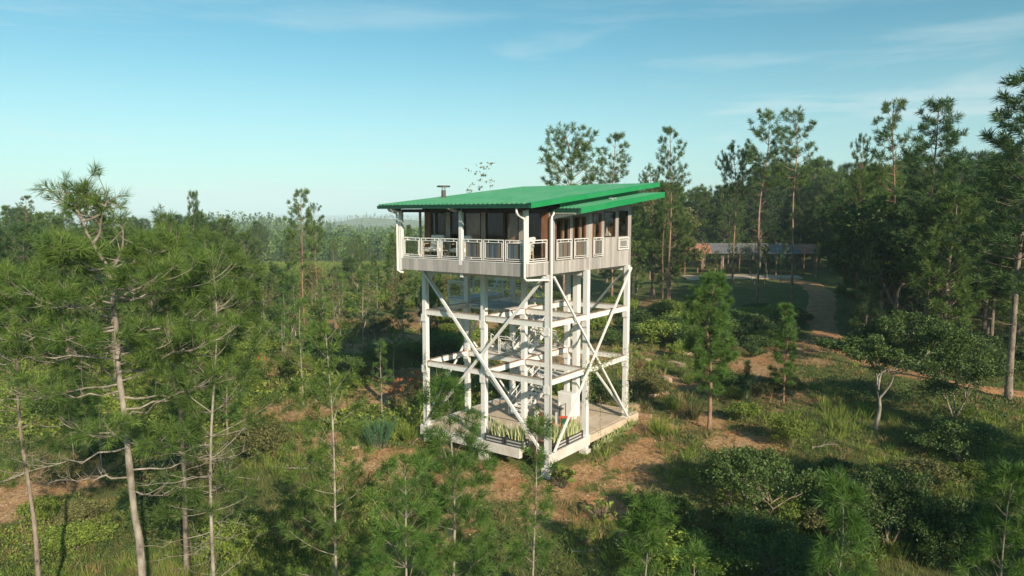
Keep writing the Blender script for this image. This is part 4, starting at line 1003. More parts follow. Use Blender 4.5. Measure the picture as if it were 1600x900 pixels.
# jars on the shelf of the fourth window
for k_, (yy, hh) in enumerate(((5.35, 0.22), (5.62, 0.26), (5.86, 0.5), (6.10, 0.3), (6.24, 0.2))):
    o = MB(); o.tube([(0, 0, 0), (0, 0, hh * 0.7), (0, 0, hh * 0.8), (0, 0, hh)], [0.055, 0.055, 0.03, 0.035], 12)
    j = o.build('bottle', M['cushion']); x, y = TW(0.22, yy); j.location = (x, y, 10.70)
    tag(j, ['short pale bottle nearest the near edge of the window shelf', 'second pale bottle on the window shelf, beside the shortest', 'tall pale bottle in the middle of the window shelf',
            'medium pale bottle just behind the tall one', 'small pale bottle at the far end of the window shelf'][k_], 'bottle', 'pale bottles on the window shelf')
def crate(X, Y, along, Lc, label, ppl):
    """slatted planter crate with a clump of tall stiff leaves; along = 'x' or 'y'"""
    rz = 0 if along == 'x' else R(90)
    t = tw_empty('planter_crate', X, Y, 0.471, rz); tag(t, label, 'planter', 'crates of stiff leaves on the concrete edge')
    w_, h = 0.44, 0.40; m_ = MB()
    for sx in (-1, 1):
        for sy in (-1, 1): m_.box(sx * Lc / 2 - 0.035, sx * Lc / 2 + 0.035, sy * w_ / 2 - 0.03, sy * w_ / 2 + 0.03, 0, h)
    for sy in (-1, 1):
        for z in (0.03, 0.19, 0.35): m_.box(-Lc / 2 + 0.036, Lc / 2 - 0.036, sy * (w_ / 2 + 0.01) - 0.018, sy * (w_ / 2 + 0.01) + 0.018, z - 0.022, z + 0.022)
    for sx in (-1, 1):
        for z in (0.03, 0.19, 0.35): m_.box(sx * (Lc / 2 + 0.01) - 0.018, sx * (Lc / 2 + 0.01) + 0.018, -w_ / 2 + 0.031, w_ / 2 - 0.031, z - 0.022, z + 0.022)
    m_.build('frame', M['planter_frame'], t)
    m_ = MB()
    for sy in (-1, 1):
        for z in (0.055, 0.215): m_.box(-Lc / 2 + 0.037, Lc / 2 - 0.037, sy * (w_ / 2 - 0.03) - 0.01, sy * (w_ / 2 - 0.03) + 0.01, z, z + 0.11)
    for sx in (-1, 1):
        for z in (0.055, 0.215): m_.box(sx * (Lc / 2 - 0.03) - 0.01, sx * (Lc / 2 - 0.03) + 0.01, -w_ / 2 + 0.032, w_ / 2 - 0.032, z, z + 0.11)
    m_.build('boards', M['planter_panel'], t)
    m_ = MB(); m_.box(-Lc / 2 + 0.045, Lc / 2 - 0.045, -w_ / 2 + 0.045, w_ / 2 - 0.045, 0.02, 0.33); m_.build('soil', M['soil'], t)
    T = TB(); r = np.random.default_rng(int(abs(X) * 31 + abs(Y) * 57 + 3)); n_ = 110
    b = np.stack([r.uniform(-Lc / 2 + .06, Lc / 2 - .06, n_), r.uniform(-0.16, 0.16, n_), np.full(n_, 0.30)], 1)
    T.blades(b, b + np.stack([r.normal(0, 0.11, n_), r.normal(0, 0.11, n_), r.uniform(0.35, 0.95, n_)], 1), 0.055, r, bend=0.1)
    x, y = TW(X, Y); p = link('stiff_leaved_plant', T.leaf_mesh('stiff_leaves', M['leaf_pale']), None, (x, y, 0.50), -YAW + rz)
    tag(p, ppl, 'plant', 'stiff pale-edged plants growing in the crates')
crate(3.05, -0.05, 'x', 1.15, 'slatted planter crate on the concrete edge nearest the middle front leg', 'stiff pale-edged plant in the crate nearest the middle front leg')
crate(1.80, -0.05, 'x', 1.05, 'slatted planter crate beside the notch in the concrete corner', 'stiff pale-edged plant in the crate beside the concrete notch')
crate(0.12, 0.95, 'y', 1.15, 'slatted planter crate right of the near corner leg', 'stiff pale-edged plant right of the near corner leg')
crate(0.12, 2.35, 'y', 1.35, 'longest slatted planter crate, next to the middle leg of the right side', 'stiff pale-edged plant next to the middle leg of the right side')
def slab_chair(X, Y, rz, label):
    t = tw_empty('garden_chair', X, Y, 0.46, rz); tag(t, label, 'chair', 'red and green chairs under the tower')
    for sx in (-1, 1):
        m_ = MB(); m_.bar((sx * 0.26, -0.25, 0), (sx * 0.26, -0.25, 0.62), 0.06, 0.06); m_.build('leg', M['red'], t)
        m_ = MB(); m_.bar((sx * 0.26, 0.25, 0), (sx * 0.26, 0.34, 1.05), 0.06, 0.06); m_.build('leg', M['red'], t)
        m_ = MB(); m_.box(sx * 0.26 - 0.05, sx * 0.26 + 0.05, -0.3, 0.25, 0.62, 0.655); m_.build('armrest', M['red'], t)
    m_ = MB(); m_.box(-0.27, 0.27, -0.27, 0.25, 0.40, 0.45); m_.build('seat', M['green_paint'], t)
    m_ = MB(); m_.prism([(0.27, 0.46), (0.31, 0.46), (0.36, 0.96), (0.32, 0.96)], 0, -0.22, 0.22); m_.build('backrest', M['green_paint'], t)
    m_ = MB(); m_.bar((-0.3, 0.345, 1.03), (0.3, 0.345, 1.03), 0.07, 0.10); m_.build('top_rail', M['red'], t)
slab_chair(1.75, 2.55, R(150), 'red-framed green chair on the slab, left of its pair')
slab_chair(0.85, 3.0, R(200), 'red-framed green chair on the slab behind the right-hand crates')
bn = tw_empty('bench_table', 3.1, 4.6, 0.46); tag(bn, 'long dark-topped bench on white legs under the tower', 'bench')
m_ = MB(); m_.box(-0.9, 0.9, -0.3, 0.3, 0.72, 0.80); m_.build('bench_top', M['roof_grey'], bn)
for sx in (-1, 1): m_ = MB(); m_.box(sx * 0.7 - 0.06, sx * 0.7 + 0.06, -0.2, 0.2, 0, 0.72); m_.build('leg', M['white_paint'], bn)
x, y = TW(0.75, 0.6)
m_ = MB(); m_.tube([(0, 0, 0), (0, 0, 0.12), (0, 0, 0.5), (0, 0, 0.85), (0, 0, 0.98), (0, 0, 0.9)], [0.25, 0.33, 0.42, 0.36, 0.27, 0.22], 22)
j = m_.build('clay_jar', M['terracotta'], smooth=True); j.location = (x, y, hz1(x, y) - 0.02); tag(j, 'large brown clay jar in the notch of the slab behind the near leg', 'jar')
j.scale = (1, 1, 1.5)

# ------------------------------------------------------------------ foreground pines
def fg_pine(px, d, py_top, label, seed, r0, rz=0, mw='bark_pale', ml='needle_young', **kw):
    x, y = AT(px, d); z0 = hz1(x, y) - 0.1; H = ztop(py_top, d) - z0
    T = pine(seed, H, r0, **kw)
    return tree_thing('pine_tree', T, label, 'tree', M[mw], M[ml], (x, y, z0), rz, 'pines in the foreground')
# the big pine on the left: two leaders above an open crown of long limbs
def big_pine():
    d = 15.5; x, y = AT(190, d); z0 = hz1(x, y) - 0.1; H = ztop(262, d) - z0
    r = np.random.default_rng(41); T = TB()
    zz = lambda py: ztop(py, d) - z0
    xx = lambda px: (px - 190) / FPX * d
    P = np.array([[xx(198), 0, 0], [xx(193), 0.05, zz(900)], [xx(184), 0, zz(760)], [xx(178), 0.02, zz(640)], [xx(174), 0, zz(540)], [xx(172), 0.05, zz(470)], [xx(163), 0.1, zz(420)],
                  [xx(140), 0.05, zz(375)], [xx(131), 0, zz(340)], [xx(120), 0.0, zz(318)], [xx(105), 0.0, zz(296)], [xx(96), 0, zz(284)]])
    rad = np.array([0.17, 0.155, 0.135, 0.115, 0.10, 0.09, 0.075, 0.06, 0.045, 0.035, 0.022, 0.012]) * 0.54
    tt = np.linspace(0, 1, len(P)); t2 = np.linspace(0, 1, 40)
    PP = np.stack([np.interp(t2, tt, P[:, i]) for i in range(3)], 1); PP += r.normal(0, 0.012, PP.shape) * [1, 1, 0]
    RR = np.interp(t2, tt, rad) * (1 + 0.07 * r.normal(size=40))
    T.limb(PP, RR, 11)
    cs, axs = [], []
    def limb(p0, az, Lb, e0, cu, br, ntw, first=0.4, needles=True, dens=1.0):
        h = np.array([math.cos(az), math.sin(az), 0]); pd = np.array([-h[1], h[0], 0]); ss = np.linspace(0, 1, 9)
        path = p0 + np.outer(ss * Lb * math.cos(e0), h) + np.outer(ss ** 2 * Lb * r.uniform(-.2, .2), pd)
        path[:, 2] += ss * Lb * math.sin(e0) + cu * Lb * ss ** 2
        path[1:] += r.normal(0, 0.022 * Lb, (8, 3))
        T.limb(path, br * (1 - 0.78 * ss), 6)
        for i in range(ntw):
            f = first + (0.98 - first) * (i + r.random()) / ntw
            p = np.array([np.interp(f, ss, path[:, k_]) for k_ in range(3)]); sg = 1 if i % 2 else -1
            dv = h * r.uniform(0.3, 0.9) + pd * sg * r.uniform(0.4, 1.0) + np.array([0, 0, r.uniform(0.1, 0.7)]); dv /= np.linalg.norm(dv)
            l2 = Lb * r.uniform(0.16, 0.34); ms = p + dv * l2 * 0.5 + r.normal(0, 0.03, 3); e = ms + (dv + [0, 0, 0.3]) * l2 * 0.5
            T.limb(np.stack([p, ms, e]), [br * 0.38, br * 0.3, br * 0.2], 4)
            if needles:
                for q_ in range(max(1, int(3 * dens))):
                    dv3 = dv * 0.5 + r.normal(0, 0.55, 3) + [0, 0, 0.45]; dv3 /= np.linalg.norm(dv3)
                    s0 = ms + (e - ms) * r.uniform(0.2, 1); e3 = s0 + dv3 * r.uniform(0.12, 0.34)
                    T.limb(np.stack([s0, (s0 + e3) / 2, e3]), [br * 0.2, br * 0.17, br * 0.13], 3)
                    cs.append(e3); axs.append(dv3)
                cs.append(e); axs.append(dv + [0, 0, 0.4])
            else:
                for q_ in range(3):
                    dv3 = dv + r.normal(0, 0.7, 3); dv3 /= np.linalg.norm(dv3); s0 = p + (e - p) * r.uniform(.2, 1)
                    T.limb(np.stack([s0, s0 + dv3 * l2 * 0.25 + r.normal(0, .02, 3), s0 + dv3 * l2 * 0.5]), [br * 0.2, br * 0.15, br * 0.06], 3)
        if needles: cs.append(path[-1]); axs.append(path[-1] - path[-2])
    def at_py(py):
        z = zz(py); return np.array([np.interp(z, PP[:, 2], PP[:, 0]), np.interp(z, PP[:, 2], PP[:, 1]), z])
    # leaders
    for (px, py, ex, ey) in ((133, 345, 176, 306), (160, 425, 196, 345), (133, 345, 90, 300), (128, 335, 128, 290), (125, 330, 112, 300), (140, 380, 150, 318)):
        p0 = at_py(py); e = np.array([xx(ex), r.normal(0, .15), zz(ey)]); ss = np.linspace(0, 1, 8)[:, None]
        path = p0 + (e - p0) * ss + np.sin(ss * 3.1) * np.array([0.08, 0.1, -0.10]); T.limb(path, 0.04 * (1 - 0.7 * ss[:, 0]), 6)
        for i in range(15):
            f = 0.30 + 0.70 * i / 14; p = path[int(f * 7)]; dv = r.normal(0, 0.75, 3) + [0, 0, 0.7]; dv /= np.linalg.norm(dv); e2 = p + dv * r.uniform(0.15, 0.50)
            T.limb(np.stack([p, (p + e2) / 2, e2]), [0.014, 0.011, 0.008], 4); cs.append(e2); axs.append(dv)
        cs.append(e); axs.append(np.array([0.1, 0, 1.0]))
    for i, (az, Lb, py, e0, cu) in enumerate([
            (178, 1.1, 425, 5, .2), (10, 1.3, 420, 8, .2), (60, 1.3, 418, 10, .2), (250, 1.2, 420, 6, .2), (150, 0.9, 408, 6, .2),
            (185, 2.3, 475, -4, .10), (352, 2.4, 465, 2, .12), (215, 2.2, 462, 0, .12), (320, 2.3, 456, 0, .15), (120, 2.2, 460, 4, .15), (45, 2.2, 470, 2, .15), (270, 2.0, 476, -4, .2),
            (172, 2.8, 510, -8, .15), (5, 3.0, 522, 8, .12), (235, 2.4, 515, -6, .15), (300, 2.4, 530, -6, .18), (90, 2.6, 525, 0, .2), (338, 2.7, 555, 2, .1), (200, 2.4, 550, -8, .12),
            (30, 2.6, 580, 4, .12), (150, 2.5, 590, 0, .12), (355, 2.2, 620, 0, .15)]):
        limb(at_py(py), R(az), Lb, R(e0), cu, 0.026, 12, 0.30)
    # lower limbs with fewer needles, then dead ones covered with twigs
    for (az, Lb, py, e0, cu) in [(355, 2.4, 596, 22, .05), (20, 2.3, 640, 10, .1), (215, 1.7, 610, -4, .1), (140, 1.9, 625, 6, .1), (285, 1.8, 660, 0, .1), (330, 2.0, 690, -2, .15)]:
        limb(at_py(py), R(az), Lb, R(e0), cu, 0.024, 9, 0.40, dens=0.8)
    for (az, Lb, py, e0, cu) in [(182, 3.0, 600, -9, .04), (176, 2.6, 700, -14, .02), (190, 1.5, 680, 4, .1), (350, 2.3, 655, 18, .12), (5, 1.8, 735, 4, .05), (200, 1.4, 745, 2, .1), (170, 1.3, 500, 12, .1), (8, 1.5, 470, 24, .1), (340, 1.3, 770, 2, .1), (215, 2.2, 560, 4, .1), (320, 2.0, 570, 10, .1)]:
        limb(at_py(py), R(az), Lb, R(e0), cu, 0.024, 8, 0.2, needles=False)
    T.needles(np.array(cs), np.array(axs), 42, 0.25, 0.0115, r, 0.25, 1.3)
    t = tree_thing('pine_tree', T, 'largest foreground pine on the left, crooked pale trunk and open tufted crown against the sky', 'tree', M['bark_pale'], M['needle'], (x, y, z0), 0, 'pines in the foreground')
big_pine()
fg_pine(313, 15.5, 405, 'slender pine right of the crooked big one, with bare dead twigs halfway up', 52, 0.062, cb=0.54, Rm=2.0, whorls=10, per=5, shape='round', tn=36, tl=0.25, tw=0.0115, dead=40, deadlen=1.6, twig=0.32, per_twig=2, gap=0.2, mw='bark_pale', ml='needle', branch_r=0.016)
fg_pine(20, 21, 430, 'pine cut by the left edge of the photo, behind the crooked big one', 53, 0.09, cb=0.48, Rm=2.3, whorls=12, per=5, shape='round', tn=30, tl=0.28, tw=0.012, dead=8, mw='bark', ml='needle', branch_r=0.016)
fg_pine(268, 26, 345, 'full crowned pine just behind and right of the crooked big one', 54, 0.11, cb=0.48, Rm=2.4, whorls=12, per=5, shape='bushy', tn=30, tl=0.30, tw=0.015, dead=10, mw='bark', ml='needle', branch_r=0.018)
fg_pine(511, 16.0, 508, 'thin sparse young pine with a straight pale stem, left of the tower', 55, 0.052, cb=0.36, Rm=1.35, whorls=18, per=4, shape='bushy', tn=44, tl=0.22, tw=0.0120, dead=26, deadlen=1.2, twig=0.30, per_twig=2, gap=0.12, wob=0.006, mw='bark_pale', ml='needle', branch_r=0.013)
fg_pine(701, 15.0, 600, 'bushy young pine with a wide crown in front of the left half of the tower', 56, 0.058, cb=0.22, Rm=1.65, whorls=21, per=6, shape='bushy', tn=46, tl=0.24, tw=0.0110, dead=18, deadlen=1.2, twig=0.27, per_twig=2, mw='bark_pale', ml='needle_young', wob=0.008, branch_r=0.014)
fg_pine(622, 14.0, 725, 'low bushy pine left of the wide crowned young one at the bottom edge', 57, 0.05, cb=0.25, Rm=1.45, whorls=16, per=6, shape='bushy', tn=44, tl=0.22, tw=0.0110, dead=10, twig=0.28, mw='bark_pale', ml='needle_young', branch_r=0.014)
fg_pine(838, 15.0, 643, 'narrow young pine in front of the near corner leg of the tower', 58, 0.040, cb=0.16, Rm=0.72, whorls=20, per=4, shape='bushy', tn=40, tl=0.20, tw=0.0105, dead=14, deadlen=0.8, twig=0.26, per_twig=2, gap=0.2, wob=0.008, mw='bark_pale', ml='needle_young', branch_r=0.012)
fg_pine(1318, 12.5, 735, 'young pine with soft long needles at the bottom right', 59, 0.045, cb=0.15, Rm=0.85, whorls=22, per=6, shape='bushy', tn=50, tl=0.25, tw=0.0105, dead=2, twig=0.26, mw='bark_pale', ml='needle_young', branch_r=0.012)
fg_pine(1600, 13.5, 730, 'pine crown cut by the right edge near the bottom corner', 60, 0.05, cb=0.2, Rm=1.0, whorls=20, per=6, shape='bushy', tn=52, tl=0.26, tw=0.0125, dead=2, mw='bark_pale', ml='needle_young', branch_r=0.012)
fg_pine(1015, 13.0, 785, 'top of a young pine at the bottom edge, right of the tower', 61, 0.045, cb=0.3, Rm=0.8, whorls=16, per=6, shape='bushy', tn=52, tl=0.25, tw=0.0125, dead=2, mw='bark_pale', ml='needle_young', branch_r=0.012)
fg_pine(1090, 14.5, 858, 'lowest pine top at the bottom edge, between the other two young ones', 62, 0.04, cb=0.3, Rm=0.6, whorls=14, per=5, shape='bushy', tn=48, tl=0.24, tw=0.0125, dead=2, mw='bark_pale', ml='needle_young', branch_r=0.012)
# soft pine with a crooked bare foot, right of the tower, and its dark neighbours
def mid_pine(px, py_base, py_top, label, seed, r0, **kw):
    x, y = G(px, py_base); d = y; z0 = hz1(x, y) - 0.08; H = ztop(py_top, d) - z0
    mw = kw.pop('mw', 'bark_red'); ml = kw.pop('ml', 'needle_young')
    T = pine(seed, H, r0, **kw); return tree_thing('pine_tree', T, label, 'tree', M[mw], M[ml], (x, y, z0), 0, 'young pines right of the tower')
mid_pine(1108, 672, 432, 'bright bushy pine with a crooked bare foot, right of the tower', 71, 0.12, cb=0.27, Rm=1.5, whorls=17, per=6, shape='round', tn=40, tl=0.34, tw=0.022, dead=2, wob=0.03, twig=0.34, per_twig=3)
mid_pine(1224, 632, 478, 'slim young pine with a dark skirt beside the dirt track', 72, 0.07, cb=0.22, Rm=0.85, whorls=13, per=5, shape='cone', tn=32, tl=0.32, tw=0.024, dead=5, twig=0.30, per_twig=3)
mid_pine(1352, 552, 378, 'dark cone-shaped pine where the dirt track meets the shaded trees', 73, 0.10, cb=0.08, Rm=1.5, whorls=19, per=6, shape='cone', tn=22, tl=0.40, tw=0.03, dead=0, ml='needle_dark')
# thin dark cypress
x, y = G(1166, 640)
T = pine(74, 2.9, 0.04, cb=0.06, Rm=0.24, whorls=22, per=5, shape='x', tn=16, tl=0.16, tw=0.015, dead=0, up=1.2, twig=0.15, per_twig=1)
tree_thing('cypress', T, 'thin dark columnar conifer between the two young pines', 'tree', M['bark'], M['needle_dark'], ground_at(x, y))

# ------------------------------------------------------------------ broadleaf trees and bushes near the tower
def bl(name, px, py_base, H, Rc, label, seed, ml='leaf', mw='bark_pale', cat='tree', group=None, sc=1, **kw):
    x, y = G(px, py_base); T = broad(seed, H, Rc, kw.pop('r0', 0.1), **kw)
    mw = mw if cat == 'tree' else 'bark'
    return tree_thing(name, T, label, cat, M[mw], M[ml], ground_at(x, y, 0.05), 0, group, crown='foliage', trunk='stems' if cat != 'tree' else 'trunk', sc=sc)
bl('broadleaf_tree', 1368, 672, 6.6, 4.6, 'spreading broadleaf tree with a pale twisted trunk, right of the young pines', 81, nleaf=30000, leafsize=0.15, clump=0.5, r0=0.09, clear=0.3, gap=0.0)
bl('broadleaf_tree', 1490, 652, 4.8, 3.2, 'smaller broadleaf tree just right of the one with the twisted trunk', 82, nleaf=20000, leafsize=0.15, clump=0.5, r0=0.06, ml='leaf', gap=0.0, multi=4)
bl('broadleaf_tree', 1480, 520, 7.0, 4.8, 'pale-limbed low tree with bare bent limbs in the shade at the right', 83, nleaf=3000, leafsize=0.18, clump=0.6, r0=0.2, ml='leaf', clear=0.2, gap=0.5, twist=0.6)
bl('broadleaf_tree', 1610, 500, 7.0, 4.5, 'shaded broadleaf tree cut by the right edge above the track', 84, nleaf=4500, leafsize=0.2, clump=0.7, r0=0.18, ml='leaf')
bl('leafy_bush', 1195, 812, 3.0, 2.5, 'large dark glossy bush at the bottom, right of the tower', 85, nleaf=19000, leafsize=0.12, clump=0.42, r0=0.05, multi=6, cat='bush')
bl('leafy_bush', 1385, 850, 2.9, 1.9, 'rounded dark bush at the bottom right behind the soft-needled pine', 86, nleaf=15000, leafsize=0.11, clump=0.4, r0=0.05, multi=6, cat='bush')
bl('leafy_bush', 1500, 720, 2.2, 2.2, 'wide low dark bush below the track at the right', 87, nleaf=12000, leafsize=0.12, clump=0.4, r0=0.05, multi=6, cat='bush')
bl('leafy_bush', 1190, 905, 2.1, 2.3, 'low spreading bush at the bottom edge below the large glossy one', 88, nleaf=13000, leafsize=0.10, clump=0.38, r0=0.04, multi=6, cat='bush')
bl('leafy_bush', 1530, 860, 2.0, 1.9, 'shaded bush near the bottom right corner', 89, nleaf=10000, leafsize=0.11, clump=0.38, r0=0.04, multi=6, cat='bush')
bl('leafy_bush', 1140, 620, 1.9, 1.25, 'dark bush behind the thin columnar conifer', 90, nleaf=4000, leafsize=0.11, clump=0.3, r0=0.03, multi=5, cat='bush', ml='leaf')
bl('leafy_bush', 588, 590, 2.6, 2.6, 'large round dark bush on the bare earth left of the tower', 91, nleaf=19000, leafsize=0.12, clump=0.4, r0=0.05, multi=7, cat='bush', gap=0.05)
bl('leafy_bush', 694, 566, 2.3, 1.5, 'dark bush seen between the left legs of the tower', 92, nleaf=5000, leafsize=0.12, clump=0.35, r0=0.04, multi=6, cat='bush', gap=0.05)
bl('leafy_bush', 1068, 520, 2.3, 1.6, 'olive rounded bush right of the far right tower leg', 93, nleaf=5000, leafsize=0.10, clump=0.32, r0=0.04, multi=6, cat='bush', ml='leaf_olive')
bl('leafy_bush', 1058, 558, 1.4, 0.9, 'small bright upright bush below the olive rounded one', 94, nleaf=2500, leafsize=0.10, clump=0.25, r0=0.03, multi=5, cat='bush', ml='leaf_bright')
bl('leafy_bush', 1030, 618, 1.3, 1.1, 'grey-green low bush beside the stone steps', 95, nleaf=3000, leafsize=0.10, clump=0.3, r0=0.03, multi=5, cat='bush', ml='leaf_olive')
bl('leafy_bush', 940, 640, 1.9, 1.5, 'dark shrub behind the middle right leg of the tower', 96, nleaf=4000, leafsize=0.11, clump=0.35, r0=0.03, multi=5, cat='bush', ml='leaf')
bl('leafy_bush', 1235, 700, 1.7, 1.3, 'light green upright weeds in front of the spreading tree', 97, nleaf=2800, leafsize=0.10, clump=0.26, r0=0.02, multi=8, cat='bush', ml='leaf_bright')
bl('leafy_bush', 1160, 660, 1.3, 0.9, 'yellowish upright shrub left of the spreading tree', 98, nleaf=1800, leafsize=0.10, clump=0.24, r0=0.02, multi=7, cat='bush', ml='leaf_bright')
bl('leafy_bush', 1010, 885, 1.3, 1.2, 'dark low bush at the bottom edge right of the narrow pine', 99, nleaf=3500, leafsize=0.10, clump=0.3, r0=0.03, multi=6, cat='bush')
bl('leafy_bush', 500, 850, 1.2, 1.6, 'low dark scrub at the foot of the thin sparse pine', 100, nleaf=3500, leafsize=0.09, clump=0.3, r0=0.03, multi=7, cat='bush', ml='leaf_olive')
bl('leafy_bush', 440, 590, 1.6, 1.5, 'low leafy bush left of the thin sparse pine, on the slope', 101, nleaf=3000, leafsize=0.11, clump=0.32, r0=0.03, multi=6, cat='bush', ml='leaf_bright')
bl('leafy_bush', 420, 610, 2.4, 1.0, 'dry reddish leafy sapling at the left of the sparse pine', 102, nleaf=500, leafsize=0.13, clump=0.3, r0=0.03, multi=2, cat='bush', ml='leaf_straw', gap=0.4)

# plants with large leaves
def bigleaf(px, py, label, seed, n_=26, H=0.9, sp=0.6, ls=0.34, ml='leaf_bright', asp=0.6):
    x, y = G(px, py); r = np.random.default_rng(seed); T = TB(); cs = []
    for _ in range(n_):
        a = r.uniform(0, 6.3); rr = sp * math.sqrt(r.random()); e = np.array([math.cos(a) * rr, math.sin(a) * rr, H * r.uniform(0.45, 1.0) * (1 - 0.3 * rr / sp)])
        T.limb(np.stack([e * [0.15, 0.15, 0] - [0, 0, .05], e * [0.6, 0.6, 0.6], e]), [0.015, 0.011, 0.007], 4); cs.append(e)
    T.leaves(np.array(cs), ls, r, up=0.7, aspect=asp)
    return tree_thing('large_leaved_plant', T, label, 'plant', M['bark'], M[ml], ground_at(x, y), 0, None, crown='leaves', trunk='stems')
bigleaf(878, 762, 'plant with large paddle leaves at the foot of the near tower corner', 110, 44, 1.1, 0.62, 0.42)
bigleaf(938, 812, 'large-leaved weed below and right of the paddle-leaved plant', 111, 60, 1.0, 0.7, 0.24)
bigleaf(912, 850, 'small large-leaved weed near the bottom, left of the taller one', 112, 20, 0.7, 0.4, 0.26)
bigleaf(1137, 800, 'spindly plant with hand-shaped leaves beside the glossy bush', 113, 26, 1.7, 0.55, 0.34)
bigleaf(1110, 745, 'small bright leaved shoot behind the spindly plant', 114, 14, 0.9, 0.3, 0.26)
# feathery pale green bush, left of the tower
x, y = G(592, 700); r = np.random.default_rng(120); T = TB(); cs = []
for _ in range(46):
    a = r.uniform(0, 6.3); rr = 1.15 * math.sqrt(r.random()); b0 = np.array([math.cos(a) * rr * 0.35, math.sin(a) * rr * 0.35, 0]); e = np.array([math.cos(a) * rr, math.sin(a) * rr, r.uniform(1.0, 1.75)])
    T.limb(np.stack([b0, (b0 + e) / 2 + [0, 0, .1], e]), [0.012, 0.01, 0.004], 4)
    for f in np.linspace(0.25, 1, 12): cs.append(b0 + (e - b0) * f)
cs = np.array(cs); T.needles(cs, np.tile([0, 0, 1.0], (len(cs), 1)), 14, 0.17, 0.014, r, 0.3, 1.1)
tree_thing('feathery_bush', T, 'pale green bush of upright feathery plumes, left of the tower', 'bush', M['bark'], M['leaf_blue'], ground_at(x, y), 0, None, crown='plumes', trunk='stems')
# orange flower spikes
for i, (px, py, lab) in enumerate([(620, 640, 'clump of dry stalks with orange flower heads, left of the far left tower leg'), (650, 628, 'orange flower stalks touching the far left tower leg'), (405, 598, 'lone orange flower head above the scrub at the left')]):
    x, y = G(px, py); r = np.random.default_rng(130 + i); T = TB(); ft = TB(); hd = []
    for _ in range(26 if i < 2 else 8):
        a = r.uniform(0, 6.3); rr = 0.6 * math.sqrt(r.random()); b0 = np.array([math.cos(a) * rr * 0.6, math.sin(a) * rr * 0.6, 0]); e = b0 * 1.5 + [0, 0, r.uniform(1.0, 1.9)]
        T.limb(np.stack([b0, (b0 + e) / 2 + r.normal(0, .03, 3), e]), [0.01, 0.008, 0.006], 4); hd.append(e)
        T.leaves(b0 + (e - b0) * r.uniform(0.1, 0.8, (7, 1)) + r.normal(0, 0.06, (7, 3)), 0.14, r)
    hd = np.array(hd)[:14]; ft.needles(hd, np.tile([0, 0, 1.0], (len(hd), 1)), 26, 0.16, 0.03, r, 0.1, 1.0)
    t = tree_thing('flowering_plant', T, lab, 'plant', M['leaf_straw'], M['leaf_olive'], ground_at(x, y), 0, None, crown='leaves', trunk='stalks')
    link('flower_heads', ft.leaf_mesh('flower_heads', M['flower']), t)
# tall grass tufts, each a thing
TG = [tuftgrass(140 + i, 260, 1.5, 0.85, 0.022) for i in range(3)]
tg_mesh = [t.both_mesh('grass_tuft', M['bark'], M['leaf_bright' if i else 'leaf_olive']) for i, t in enumerate(TG)]
tg_straw = [tuftgrass(150 + i, 260, 1.2, 0.75, 0.022).both_mesh('dry_grass_tuft', M['bark'], M['leaf_straw' if i else 'leaf_olive']) for i in range(2)]
for i, (px, py, sc, st, lab) in enumerate([(1082, 655, 1.15, 0, 'tallest bright grass tuft, left of the crooked-footed pine'), (1030, 680, 1.0, 0, 'bright grass tuft between the stone steps and the right tower side'),
        (1160, 600, 0.9, 1, 'straw-coloured grass tuft behind the crooked-footed pine'), (1100, 590, 0.9, 1, 'dry grass tuft above the tallest bright tuft'), (1190, 520, 1.2, 1, 'dry grass tuft in front of the leafy bank by the track'),
        (1050, 640, 0.8, 0, 'small green tuft at the edge of the stone steps'), (1005, 640, 0.8, 1, 'straw tuft by the far right tower leg'), (985, 655, 0.8, 0, 'green tuft against the far right tower leg'),
        (1075, 600, 0.8, 0, 'green tuft above the stone steps'), (1000, 575, 0.8, 1, 'reddish dry tuft behind the far right tower leg'), (640, 690, 0.9, 0, 'green tuft beside the left edge of the slab'),
        (525, 640, 0.8, 1, 'dry tuft on the earth behind the sparse pine'), (740, 760, 0.5, 0, 'small tuft on the bare earth below the concrete edge'), (560, 760, 0.6, 1, 'dry tuft left of the wide crowned young pine')]):
    x, y = G(px, py); m_ = (tg_straw if st else tg_mesh)[i % 2 if st else i % 3]
    o = link('dry_grass_tuft' if st else 'grass_tuft', m_, None, ground_at(x, y), i * 1.3, sc); tag(o, lab, 'grass', 'single grass tufts round the tower')
# row of white-striped spiky plants along the right edge of the slab
spk = TB(); rs = np.random.default_rng(160); az = rs.uniform(0, 6.3, 60)
spk.blades(np.zeros((60, 3)), np.stack([np.cos(az) * rs.uniform(.15, .42, 60), np.sin(az) * rs.uniform(.15, .42, 60), rs.uniform(.15, .5, 60)], 1), 0.05, rs, bend=0.4)
sp_me = [spk.leaf_mesh('striped_leaves', M['leaf_pale'])]
spk2 = TB(); spk2.blades(np.zeros((60, 3)), np.stack([np.cos(az) * rs.uniform(.15, .42, 60), np.sin(az) * rs.uniform(.15, .42, 60), rs.uniform(.15, .5, 60)], 1), 0.05, rs, bend=0.4)
sp_me.append(spk2.leaf_mesh('green_leaves', M['leaf_bright']))
for i in range(13):
    X, Y = -0.45 + 0.1 * (i % 3), BM + 0.4 + i * 0.37; x, y = TW(X, Y)
    o = link('spiky_plant', sp_me[(i * 7) % 3 % 2], None, ground_at(x, y, -0.02), i * 2.1, 0.8 + 0.3 * (i % 4) / 3)
    tag(o, ('white-striped' if (i * 7) % 3 % 2 == 0 else 'plain green') + ' spiky plant in the row along the slab, ' + ['nearest', 'second', 'third', 'fourth', 'fifth', 'sixth', 'seventh', 'eighth', 'ninth', 'tenth', 'eleventh', 'twelfth', 'farthest'][i] + (' to the viewer' if i == 0 else ' from the near end' if i < 12 else ' from the viewer'), 'plant', 'striped spiky plants along the slab')
